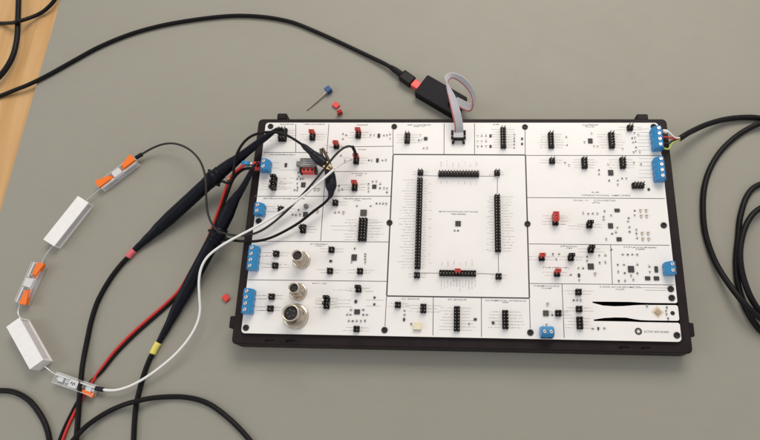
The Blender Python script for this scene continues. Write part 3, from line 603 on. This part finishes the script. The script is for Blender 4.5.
# ------------------------------------------------------------------ loose cables
def cable(name, seq, rad, m, label, cat='cable', z=None, group=None):
    P_ = pts([(q[0], q[1], q[2] if len(q) > 2 else rad) for q in seq]); base = P_[len(P_) // 2].copy(); base.z = 0
    mb = MB(); mb.tube([p - base for p in P_], rad, 14, 8); return tag(mb.build(name, m, None, base), label, cat, group)
TZ = -0.0038
cable('black_cable', [(19, -14), (18.5, 2), (17.8, 22), (17, 38), (13.5, 54), (7, 67), (-2, 78), (-14, 88)], 2.6 * mm, 'cable', 'thick black cable curving down across the bare wood')
cable('black_cable', [(-16, 22.5, TZ + 1.9 * mm), (0, 23.2, TZ + 1.9 * mm), (12, 22.8, 4 * mm), (18, 21.4, 7.4 * mm), (25, 19.4, 4 * mm), (38, 14.5, TZ + 3.2 * mm), (47, 8.4, 1.0 * mm), (55, -0.5, 1.9 * mm), (61, -12, 1.9 * mm)], 1.9 * mm, 'cable', 'thinner black cable crossing over the thick one on the wood')
cable('black_cable', [(-16, 391.5), (-2, 390.6), (14, 392.2), (29, 400.5), (40.5, 415), (47.3, 430), (50, 446), (50, 462)], 2.2 * mm, 'cable', 'black cable bending round below the lower white resistor')
cable('black_cable', [(60, 462, 6 * mm), (69, 446, 7.4 * mm), (76, 437, 8 * mm), (88, 425, 5 * mm), (105, 413.5, 3.4 * mm), (122, 405.5, 5.2 * mm), (136, 401.4, 7.8 * mm), (153, 398, 4.5 * mm), (172, 396.8), (186, 397.4), (200, 400.4), (213, 406.4), (228, 417.8), (240.5, 429.8), (251, 442), (260, 456)], 2.1 * mm, 'cable', 'black cable arching over the yellow ringed probe cable')

# ------------------------------------------------------------------ debugger box, its USB cable and the ribbon
HD = 9.5 * mm
cs = [px(*q, HD) for q in ((427.4, 74.2), (414.2, 92.0), (454.6, 115.6), (467.6, 97.4))]
ctr = sum(cs, Vector()) / 4; lx = ((cs[3] - cs[0]) + (cs[2] - cs[1])) / 2; ang = math.atan2(lx.y, lx.x); Ld = lx.length; Wd = ((cs[0] - cs[1]) + (cs[3] - cs[2])).length / 2
deb = empty('debugger_box', (ctr.x, ctr.y, 0), 'small dark grey debugger box behind the case with ribbon attached', 'debugger')
mb = MB(); mb.prism(rrect(-Ld / 2, -Wd / 2, Ld / 2, Wd / 2, 1.6 * mm), 0, HD, 0.6 * mm); o = mb.build('housing', 'dark_grey', deb, (ctr.x, ctr.y, 0)); o.rotation_euler.z = ang
mb = MB(); mb.prism(rrect(-Ld / 2 - .12 * mm, -Wd / 2 - .12 * mm, Ld / 2 + .12 * mm, Wd / 2 + .12 * mm, 1.7 * mm), HD * .46, HD * .50); o = mb.build('seam', 'slot', deb, (ctr.x, ctr.y, 0)); o.rotation_euler.z = ang
q = px(453.0, 99.6, HD + 1.5 * mm); mb = MB(); mb.box((0, 0, 0), (4.0 * mm, 10.5 * mm, 3.2 * mm)); o = mb.build('ribbon_socket', 'black', deb, (q.x, q.y, HD + 1.5 * mm)); o.rotation_euler.z = ang
usb = empty('usb_cable', px(300, 26, 0), 'long black cable running from the wood to the debugger box with red plug', 'cable')
mb = MB(); cbl = [(-16, 102, TZ + 2 * mm), (0, 96, TZ + 2 * mm), (15, 90, 0.5 * mm), (30, 84, 2 * mm), (50, 74), (75, 60), (100, 46.5), (130, 34.2), (160, 25.8), (190, 20.3), (220, 16.6), (242, 15.6), (265, 17.0), (285, 20.4), (300, 25), (325, 35.6), (345, 44.8), (367, 55.2, 2.6 * mm), (384, 63.4, 4 * mm), (393, 68.6, 4.6 * mm)]
mb.tube(pts([(q[0], q[1], q[2] if len(q) > 2 else 2 * mm) for q in cbl]), 2.0 * mm, 14, 8); mb.build('cord', 'cable', usb)
mb = MB(); mb.tube(pts([(391, 67.4, 4.6 * mm), (396, 70.6, 4.7 * mm), (402, 75.0, 4.8 * mm)]), [2.5 * mm, 2.9 * mm, 3.2 * mm], 14, 6); mb.build('strain_relief', 'cable', usb)
a = px(401.5, 74.8, 4.8 * mm); b = px(413.2, 83.0, 4.8 * mm); q = (a + b) / 2; mb = MB(); mb.box((0, 0, 0), ((b - a).length, 10.6 * mm, 7.4 * mm)); o = mb.build('plug_grip', 'cable', usb, q); o.rotation_euler.z = math.atan2(b.y - a.y, b.x - a.x); bevel(o, 1.6 * mm, 3)
a = px(413.0, 83.0, 5 * mm); b = px(420, 87.6, 5 * mm); q = (a + b) / 2; mb = MB(); mb.box((0, 0, 0), ((b - a).length, 8.2 * mm, 5.6 * mm)); o = mb.build('red_plug', 'glow', usb, q); o.rotation_euler.z = math.atan2(b.y - a.y, b.x - a.x); bevel(o, 0.8 * mm)
# ribbon: ten strands side by side
def cr(P_, sub=10):
    out = []
    for i in range(len(P_) - 1):
        p0 = P_[i - 1] if i else P_[0] * 2 - P_[1]; p1, p2 = P_[i], P_[i + 1]; p3 = P_[i + 2] if i + 2 < len(P_) else P_[-1] * 2 - P_[-2]
        for k in range(sub):
            t = k / sub; out.append(0.5 * ((2 * p1) + (p2 - p0) * t + (2 * p0 - 5 * p1 + 4 * p2 - p3) * t * t + (3 * p1 - p0 - 3 * p2 + p3) * t ** 3))
    out.append(P_[-1]); return out
# the two edges of the ribbon as (u, v, z): a = red-edged side, b = other side
ea = [(452.6, 103.6, 11.5), (458, 106.8, 12.0), (464.5, 110.4, 11.5), (469.6, 111.4, 12.5), (472.6, 106.4, 16), (471.6, 96, 21.5), (464.4, 85.8, 27), (456.5, 79.6, 31), (451.0, 78.4, 33.5), (447.6, 82.5, 35), (447.4, 90, 36), (449.6, 102, 36.5), (452, 114, 36), (454.6, 126, 32), (454.2, 134.2, 26.5)]
eb = [(455.6, 96.2, 11.5), (460.4, 98.6, 12.0), (466.4, 101.6, 11.8), (471.4, 103.6, 13), (474.6, 100.2, 18), (474.6, 92.4, 24), (469.4, 82.8, 30), (461, 75.6, 34), (452, 72.8, 36), (445.6, 75.4, 37), (446.6, 82, 37.5), (455.0, 96, 37.5), (460.5, 112, 36.5), (463.0, 125, 32), (463.2, 134.2, 26.5)]
EA = cr([px(u, v, z * mm) for u, v, z in ea]); EB = cr([px(u, v, z * mm) for u, v, z in eb])
rb = empty('ribbon_cable', px(460, 105, 0), 'flat grey ribbon cable with red edge looping from debugger to board', 'ribbon cable')
NS = 7
for k in range(NS):
    mb = MB(); t = (k + .5) / NS; mb.tube([A_.lerp(B_, t) for A_, B_ in zip(EA, EB)], 0.66 * mm, 7, 1)
    mb.build('strand', 'ribbon_red' if k == 0 else 'ribbon', rb)

# ------------------------------------------------------------------ probes
def probe(label, tip, ring, rcol, cord, collar, lead, clip, hook, nose, jm):
    base = px(*ring[0][:2], 0); root = empty('test_probe', base, label, 'probe')
    mb = MB(); P_ = pts([q[:3] for q in tip]); mb.tube(P_, [q[3] * mm for q in tip], 18, 8); mb.build('probe_body', 'probe', root)
    mb = MB(); mb.tube(pts(ring), 2.75 * mm, 16, 4); mb.build('marker_ring', rcol, root)
    mb = MB(); mb.tube(pts([(q[0], q[1], q[2] if len(q) > 2 else 2.1 * mm) for q in cord]), 2.1 * mm, 14, 8); mb.build('cord', 'cable', root)
    a, b, rr = collar; mb = MB(); A_, B_ = px(*a), px(*b)
    mb.tube([A_, A_.lerp(B_, .3), A_.lerp(B_, .34), A_.lerp(B_, .66), A_.lerp(B_, .7), B_], [rr * mm, rr * mm, rr * 1.16 * mm, rr * 1.16 * mm, rr * mm, rr * mm], 18, 2); col = mb.build('collar', 'probe', root)
    t = (B_ - A_).normalized(); s = t.cross(Vector((0, 0, 1))).normalized()
    for sgn in (-1, 1):
        mb = MB(); c0 = A_.lerp(B_, .5); mb.tube([c0 + s * sgn * rr * .8 * mm, c0 + s * sgn * (rr + 3.2) * mm], [1.5 * mm, 1.2 * mm], 10, 1); mb.build('collar_stud', 'probe', col)
    mb = MB(); mb.tube(pts(lead), 1.15 * mm, 10, 8); mb.build('ground_lead', 'cable', root)
    mb = MB(); mb.tube(pts([q[:3] for q in clip]), [q[3] * mm for q in clip], 14, 6, 0.8); bt = mb.build('clip_boot', 'boot', root)
    e = px(*clip[-1][:3]); g = px(*nose); dr = (g - e).normalized(); sd = dr.cross(Vector((0, 0, 1))).normalized(); Lj = (g - e).length
    for sgn in (-1, 1):
        mb = MB(); n0 = e - dr * 3 * mm + sd * sgn * 1.5 * mm; mb.tube([n0, n0 + dr * (Lj * .55) + sd * sgn * .7 * mm, g + sd * sgn * 0.9 * mm], [1.5 * mm, 1.4 * mm, 1.2 * mm], 8, 3, 1.3); mb.build('clip_jaw', jm, root)
    mb = MB(); mb.tube(pts(hook), 0.75 * mm, 8, 6); mb.build('hook_tip', 'black', root)
    return root
z = lambda q: q * mm
probe('black test probe with pink marker ring hooked on the corner header',
      [(281.5, 128.6, z(32), 1.3), (276, 130.2, z(33), 2.0), (264, 138.6, z(33), 2.9), (250, 149.4, z(31), 3.6), (238, 158.8, z(28), 4.4), (230, 164.8, z(26), 5.4), (222, 171, z(23), 5.9), (208, 183, z(18.5), 6.1), (190, 199.6, z(13.5), 6.1), (172, 216, z(9), 6.0), (161, 226, z(7), 5.3), (150, 236, z(5), 3.9), (140, 245, z(3.4), 2.9), (134, 250.4, z(2.9), 2.4)],
      [(134.2, 250.2, z(2.8)), (131, 253.4, z(2.8)), (127.8, 257.4, z(2.8))], 'pink',
      [(128, 257.2, z(2.6)), (122.5, 263), (114, 273.5), (107, 284), (101, 294.5), (95.8, 306), (91, 322), (88, 336), (84.4, 354, 3 * mm), (81.8, 371, 4.6 * mm), (80.2, 390, 5.6 * mm), (78.8, 406, 3.4 * mm), (78, 418, 2.4 * mm), (76.4, 437, 2.1 * mm), (74, 460)],
      ((220.5, 172.2, z(22.5)), (207.5, 183.4, z(18.5)), 6.4),
      [(222, 181, z(28)), (229, 183, z(31)), (233, 176, z(34)), (234.4, 165, z(37)), (237, 154, z(40)), (242.5, 144, z(43)), (250, 137, z(45)), (260, 133, z(45)), (272, 132, z(43)), (283, 133.9, z(41)), (292, 138, z(40)), (303, 145.2, z(38))],
      [(302.4, 144.8, z(38), 1.8), (306, 147.8, z(38), 2.6), (311, 152, z(37.5), 2.9), (314, 155, z(37), 3.8), (320, 160, z(36.5), 4.8), (325, 164, z(36), 4.2)],
      [(281, 128.4, z(32)), (282.8, 130, z(31)), (282.9, 133, z(29.5)), (282.5, 136.5, z(28))], (331.6, 170, z(36)), 'brass')
probe('black test probe with yellow marker ring lying against the case edge',
      [(254.6, 164.6, z(33), 1.2), (251.4, 171, z(32.5), 2.0), (247, 180, z(31), 2.5), (241.5, 189.6, z(29), 2.9), (236.4, 197, z(27), 3.8), (231, 206, z(24), 5.3), (226.4, 216, z(21), 5.9), (218, 232, z(17.5), 6.1), (209, 249, z(14), 6.1), (196, 273, z(9.6), 6.0), (186, 291.5, z(7), 5.6), (177, 308, z(5.2), 4.6), (167.5, 326.5, z(3.6), 3.2), (158.4, 343, z(2.8), 2.4)],
      [(158.6, 342.6, z(2.8)), (155, 348.4, z(2.8)), (152.4, 354, z(2.8))], 'yellow',
      [(152.6, 353.4, z(2.6)), (149.6, 359.4), (145.4, 370), (141.6, 382), (138, 396), (136, 406), (134.6, 420), (133.6, 440), (133, 460)],
      ((221.5, 228, z(18.5)), (213.6, 242.4, z(15.5)), 6.4),
      [(224, 238, z(20)), (231, 240, z(23)), (242, 241.2, z(25.5)), (256, 241.2, z(26.5)), (270, 238, z(27)), (285, 231, z(28)), (300, 222, z(30)), (314, 211, z(31)), (324, 203.4, z(32)), (330, 197, z(32))],
      [(329.8, 197.6, z(32), 1.7), (331, 193, z(32.5), 2.6), (331, 185.5, z(33), 5.0), (330.4, 178, z(33.5), 4.8), (329.4, 172, z(34), 4.2), (328.6, 168.4, z(34), 3.8)],
      [(254.6, 164.8, z(33)), (257, 162.4, z(32)), (258.6, 164, z(30.5)), (257.4, 167, z(29.4))], (321.6, 148.6, z(38)), 'jaw')

# ------------------------------------------------------------------ power leads at the upper left terminal
pw = empty('power_lead', px(226, 188, 0), 'red power wire with blue crimp leaving the upper left terminal', 'wire')
mb = MB(); mb.tube(pts([(258, 163.6, z(27)), (252, 164.0, z(29)), (245, 164.6, z(31)), (239.5, 168.6, z(31)), (233.5, 173.4, z(29.5)), (229.4, 179.4, z(27)), (226, 188, z(24)), (220.4, 204.6, z(17)), (214.6, 221, z(11)), (208, 238, z(6)), (200, 254, z(2.4)), (189, 274, z(1.5)), (178.4, 291, z(1.5)), (166, 303.6, z(1.5)), (150, 317.6, z(1.5)), (132, 333.6, z(1.5)), (115, 351, z(1.5)), (101.4, 368.6, z(1.5)), (92, 382, z(1.8)), (82, 399, z(1.5)), (73, 416, z(1.5)), (66.6, 430, z(1.5)), (60, 448, z(1.5)), (56, 462, z(1.5))]), 1.3 * mm, 10, 8); mb.build('red_wire', 'redwire', pw)
mb = MB(); mb.tube(pts([(259.6, 163.6, z(27)), (253.2, 163.8, z(28.6))]), 1.9 * mm, 12, 2); mb.build('red_ferrule', 'red', pw)
mb = MB(); mb.tube(pts([(253.4, 163.8, z(28.6)), (249, 163.9, z(29.8))]), 1.5 * mm, 12, 2); mb.build('metal_neck', 'steel', pw)
mb = MB(); mb.tube(pts([(249.2, 163.9, z(29.8)), (242, 163.2, z(31.4))]), 2.3 * mm, 12, 2); mb.build('blue_crimp', 'blue', pw)
mb = MB(); q = px(228.6, 179.2, z(28)); mb.lathe([(0.4 * mm, -1.8 * mm), (1.5 * mm, -1.2 * mm), (1.9 * mm, 0), (1.5 * mm, 1.2 * mm), (0.4 * mm, 1.8 * mm)], seg=14); mb.build('copper_splice', 'copper', pw, q)
bl = empty('power_lead', px(222, 205, 0), 'black power wire running close beside the red one from the terminal', 'wire')
mb = MB(); mb.tube(pts([(258, 168.6, z(26.5)), (252, 168.4, z(28)), (245, 168.8, z(28.5)), (238.6, 172.6, z(28)), (233, 179.4, z(26)), (229, 189, z(23)), (223, 205.4, z(16)), (217.4, 221.4, z(10)), (211, 238.6, z(5)), (203, 254.6, z(2)), (191.4, 274.6, z(1.4)), (180.4, 292.4, z(1.4)), (168, 305.4, z(1.4)), (152, 319.6, z(1.4)), (134, 335.6, z(1.4)), (116.6, 353.2, z(1.4)), (102, 371, z(1.4)), (90, 382.6, z(1.4)), (79, 399, z(1.4)), (70, 416, z(1.4)), (63.4, 430, z(1.4)), (56.8, 447, z(1.4)), (52, 462, z(1.4))]), 1.3 * mm, 10, 8); mb.build('black_wire', 'cable', bl)
mb = MB(); mb.tube(pts([(259.6, 168.6, z(26.5)), (253.2, 168.4, z(27.8))]), 1.9 * mm, 12, 2); mb.build('red_ferrule', 'red', bl)

# ------------------------------------------------------------------ signal wires of the resistor chain
gw = empty('jumper_wire', px(206, 190, 0), 'thin dark wire looping from the uppermost orange lever connector to the board', 'wire')
mb = MB(); mb.tube(pts([(139, 156, z(6)), (146, 151.6, z(7)), (154, 147.4, z(9)), (163, 144.2, z(11)), (173, 143.4, z(13)), (183, 146, z(16)), (192, 151.6, z(20)), (199.4, 160, z(25)), (204, 171, z(29)), (206, 184, z(30)), (206.2, 198, z(28)), (207.6, 212, z(26)), (211.6, 223, z(26)), (217.6, 230.6, z(27)), (226, 233.8, z(27.5)), (238, 235.6, z(27)), (251, 234.4, z(27.5)), (263, 229.6, z(28)), (276, 220.4, z(29)), (290, 207.6, z(31)), (304, 193, z(34)), (317, 178, z(40)), (328, 164, z(45)), (336, 154.4, z(46)), (343, 148.4, z(45)), (349, 146.2, z(43)), (353, 147.4, z(40))]), 0.95 * mm, 10, 8); mb.build('wire', 'grey_wire', gw)
mb = MB(); mb.tube(pts([(136, 157.8, z(5.4)), (142, 154.2, z(6.4))]), 1.9 * mm, 12, 3); mb.build('black_sleeve', 'boot', gw)
mb = MB(); mb.tube(pts([(352.4, 146.6, z(40.5)), (354.4, 150.4, z(36)), (356, 156, z(31))]), 1.45 * mm, 10, 4); mb.build('plug_housing', 'boot', gw)
ww = empty('jumper_wire', px(200, 300, 0), 'white wire sweeping from the lowest lever connector up onto the board', 'wire')
mb = MB(); mb.tube(pts([(102, 389.6, z(6)), (110, 390.4, z(6.5)), (119, 389.6, z(7)), (131, 385.6, z(7.5)), (145, 378, z(8)), (160, 367.4, z(9)), (175, 354.6, z(10)), (188, 339.6, z(11)), (196.4, 325, z(12)), (200, 311, z(14)), (199.4, 296, z(18)), (199, 281, z(22)), (201.4, 267.6, z(25)), (208, 256.4, z(27)), (220, 246.6, z(28)), (234, 238.4, z(28)), (250, 230, z(28)), (268, 219.8, z(29)), (286, 208.4, z(31)), (304, 195.2, z(35)), (320, 181.6, z(40)), (334, 169.4, z(42))]), 1.08 * mm, 12, 8); mb.build('wire', 'white_wire', ww)
mb = MB(); mb.tube(pts([(334, 169.4, z(42)), (342, 164.2, z(38)), (352, 159.2, z(32))]), 0.45 * mm, 8, 4); mb.build('stripped_end', 'tin', ww)
mb = MB(); mb.tube(pts([(96, 388.4, z(5.4)), (103.4, 389.8, z(6.2))]), 1.9 * mm, 12, 3); mb.build('black_sleeve', 'boot', ww)

# ------------------------------------------------------------------ cement resistors
def resistor(label, ca, cb, wd, ht, zb, leads):
    a = px(*ca, zb + ht); b = px(*cb, zb + ht); c = (a + b) / 2; L = (b - a).length; an = math.atan2(b.y - a.y, b.x - a.x)
    root = empty('power_resistor', (c.x, c.y, 0), label, 'resistor')
    t = 1.3 * mm; mb = MB()
    mb.box((0, 0, ht / 2), (L, wd - 3 * mm, ht)); 
    s = -1 if math.sin(an - math.pi / 2) > 0 or True else 1
    for zz, hh in ((t / 2, t), (ht - t / 2, t)): mb.box((0, -(wd / 2) + 0.75 * mm, zz), (L, 1.52 * mm, hh))
    for e_ in (-1, 1): mb.box((e_ * (L / 2 - t / 2), -(wd / 2) + 0.75 * mm, ht / 2), (t, 1.52 * mm, ht - 2 * t))
    mb.box((0, wd / 2 - 0.75 * mm, ht / 2), (L, 1.52 * mm, ht))
    o = mb.build('ceramic_shell', 'ceramic', root, (c.x, c.y, zb)); o.rotation_euler.z = an
    bm = bmesh.new(); bm.from_mesh(o.data); bmesh.ops.remove_doubles(bm, verts=bm.verts, dist=1e-6); bm.to_mesh(o.data); bm.free()
    mb = MB(); mb.box((0, -(wd / 2) + 1.2 * mm, ht / 2), (L - 2 * t, 0.7 * mm, ht - 2 * t)); o = mb.build('cement_fill', 'cement', root, (c.x, c.y, zb)); o.rotation_euler.z = an
    for ld in leads:
        mb = MB(); mb.tube(pts(ld), 0.42 * mm, 8, 6); mb.build('lead', 'steel', root)
    return root
resistor('white ceramic power resistor with grey filled side between two orange lever connectors', (48.6, 242.8), (83.2, 199.2), 13 * mm, 9.0 * mm, 0.0, [[(86, 200.6, z(4.5)), (95, 193, z(4.8)), (106, 184.6, z(4.8))], [(53, 246.2, z(4.5)), (47, 253, z(4.4)), (42.6, 260.6, z(4.2)), (41.6, 264, z(4.2))]])
resistor('white ceramic power resistor standing taller between the lower two lever connectors', (36.4, 364.6), (12.8, 322.2), 12.5 * mm, 13 * mm, 0.0, [[(21, 318.8, z(6)), (18, 313, z(5.6)), (19.4, 306, z(5)), (20.4, 302, z(4.8))], [(43.6, 365.6, z(6)), (50, 370.6, z(5)), (58, 376, z(4.6))]])

# ------------------------------------------------------------------ lever connectors
def lever_connector(label, ca, cb, side, levers, mark=False, wd=8.2 * mm, ht=7.4 * mm, zb=0.0):
    a = px(*ca, zb + ht * .5); b = px(*cb, zb + ht * .5); c = (a + b) / 2; L = (b - a).length; an = math.atan2(b.y - a.y, b.x - a.x)
    root = empty('lever_connector', (c.x, c.y, 0), label, 'connector')
    def part(nm, mb, m, bv=0.0):
        o = mb.build(nm, m, root, (c.x, c.y, zb)); o.rotation_euler.z = an
        if bv: bevel(o, bv)
        return o
    # clear housing: floor, two long walls, cross walls
    mb = MB(); mb.prism(rrect(-L / 2, -wd / 2, L / 2, wd / 2, 1.2 * mm, 3), 0.1 * mm, 1.1 * mm)
    for s_ in (-1, 1): mb.box((0, s_ * (wd / 2 - .45 * mm), ht * .5), (L * .96, 0.9 * mm, ht - 1.2 * mm))
    for x in (-.48, -.2, .2, .48): mb.box((x * L, 0, ht * .45), (0.9 * mm, wd - 1.82 * mm, ht - 2.6 * mm))
    part('clear_body', mb, 'clear', 0.25 * mm)
    mb = MB(); mb.prism(rrect(-L * .105, -wd * .36, L * .105, wd * .36, 0.8 * mm, 3), 1.2 * mm, ht + 0.1 * mm, 0.5 * mm); part('centre_block', mb, 'frost')
    mb = MB(); mb.box((0, 0, ht * .28), (L * .86, wd * .3, 0.6 * mm)); part('contact_bar', mb, 'steel')
    for e_ in (-1, 1):
        mb = MB(); mb.box((e_ * L * .34, 0, ht * .42), (L * .14, wd * .46, ht * .34)); mb.box((e_ * L * .43, 0, ht * .36), (L * .05, wd * .3, ht * .3)); part('clamp_spring', mb, 'tin', 0.4 * mm)
        mb = MB(); mb.box((e_ * L * .30, -side * wd * .30, ht * .82), (L * .36, wd * .14, 0.9 * mm)); part('edge_highlight', mb, 'frost', 0.25 * mm)  # added pale strips: highlights along the clear edges painted as colour
    for e_, ya, yb_, h0, h1 in levers:
        # wedge-shaped lever: across the body from ya to yb_ (fractions of the width towards `side`)
        mb = MB(); k = len(mb.v); l0, l1 = e_ * L * .13, e_ * L * .49
        pr = [(l0, h0), (l1, h0), (l1 + e_ * .6 * mm, h1 - 0.5 * mm), (l1 - e_ * 1.5 * mm, h1), (l0 + e_ * 3.0 * mm, h1 - 0.4 * mm)]; m_ = len(pr)
        for t_ in (0, 1):
            for q, (x, h_) in enumerate(pr):
                tp = 1.0 if t_ == 0 or q in (1, 2, 3) else .62
                mb.v.append((x, side * wd * (ya + (yb_ - ya) * t_ * tp), h_ * mm))
        for i in range(m_):
            j = (i + 1) % m_; mb.face([k + i, k + j, k + m_ + j, k + m_ + i])
        mb.face([k + i for i in reversed(range(m_))]); mb.face([k + m_ + i for i in range(m_)]); part('lever', mb, 'orange', 0.35 * mm)
    if mark:
        for i, x in enumerate((-1.6, 0.0, 1.5)):
            mb = MB(); mb.box((x * mm, (0.4 - .5 * (i % 2)) * mm, ht + 0.15 * mm), (0.7 * mm, 2.2 * mm, 0.12 * mm), 0.4 * (i - 1)); part('printed_mark', mb, 'screw_black')
    return root
lever_connector('clear connector with two raised orange levers joined to the thin dark wire', (100.5, 187.6), (136.4, 160.4), 1, [(-1, -.22, .56, 4.4, 8.2), (1, -.22, .56, 4.4, 8.8)], False, 9.6 * mm)
lever_connector('clear connector with orange levers between the two white resistors', (39.8, 263.0), (21.4, 304.0), 1, [(-1, .05, .62, 3.4, 8.0), (1, .05, .62, 3.4, 8.0)], False, 11.0 * mm)
lever_connector('clear connector lying levers down across the cables with the white wire', (54.6, 377.0), (95.6, 391.4), -1, [(1, .20, .60, 0.8, 4.0)], True, 9.2 * mm, 6.0 * mm, 2.2 * mm)

# ------------------------------------------------------------------ coiled cable at the right terminal
cc = empty('multicore_cable', px(705, 200, 0), 'thick black multicore cable coiled beside the case with split coloured wires', 'cable')
RR = 2.5 * mm
seq = [(679.6, 138.6, 16), (686, 134.4, 15), (693, 130.6, 12), (707, 124.4, 8.5), (724, 119.6, 5), (743, 117.4, 3.5), (762, 118.6, 2.5), (790, 128, 2.5), (815, 155, 2.5), (826, 200, 2.5), (823, 260, 2.5), (806, 310, 2.5), (782, 338, 2.5), (766, 334, 2.5),
       (756.6, 326, 2.5), (745.4, 307.6, 2.5), (738.4, 286, 2.5), (736, 262, 2.5), (738, 238, 2.5), (740.4, 216, 2.5), (747.6, 195, 2.5), (760, 184.4, 2.5), (785, 181, 2.5), (808, 205, 5), (812, 250, 7), (798, 295, 7), (778, 316, 7), (762, 312.6, 7),
       (750.6, 297, 7.5), (742.6, 275, 7.5), (740, 255, 7.5), (742.4, 236, 7.5), (749, 219.6, 7.5), (760, 208.6, 7), (782, 200, 7.6), (803, 222, 10), (800, 275, 12), (788, 312, 12.4), (772, 322, 12.4), (758, 316.4, 12.4), (743, 302, 12.2), (728.4, 283.4, 8), (715.6, 262.6, 4), (707, 240, 2.5), (703.6, 222, 2.5), (703, 201, 2.5), (705, 184, 2.5), (710.4, 168, 2.5), (719.6, 152.6, 2.5), (731.4, 140.4, 2.5), (745, 130.6, 2.5), (760, 123.4, 5), (778, 118, 8.6), (800, 116, 8.6), (830, 116, 5)]
mb = MB(); mb.tube(pts([(a, b, c * mm) for a, b, c in seq]), RR, 14, 7); mb.build('sheath', 'cable', cc)
ends = [((664.6, 131.4, 26), 'white_wire', 1.0), ((665, 137.2, 26), 'redwire', .8), ((665.4, 143.2, 26), 'grey_wire', .8), ((665.6, 148.6, 26), 'green_wire', .8)]
for i, ((u, v, zz), m, r_) in enumerate(ends):
    mb = MB(); mb.tube(pts([(u - 2.4, v - .4, zz * mm), (u + 3, v + .3, (zz + .4) * mm), (671.6, (v + 139) / 2, 24.5 * mm), (676, 139.6 + (i - 1.5) * .9, 20 * mm), (680.4, 138.4 + (i - 1.5) * .5, 16 * mm)]), r_ * mm, 8, 6); mb.build('core_wire', m, cc)
mb = MB(); mb.tube(pts([(662.6, 131.3, 26 * mm), (667.2, 131.8, 26.4 * mm)]), 1.9 * mm, 12, 2); mb.build('white_ferrule', 'white_wire', cc)
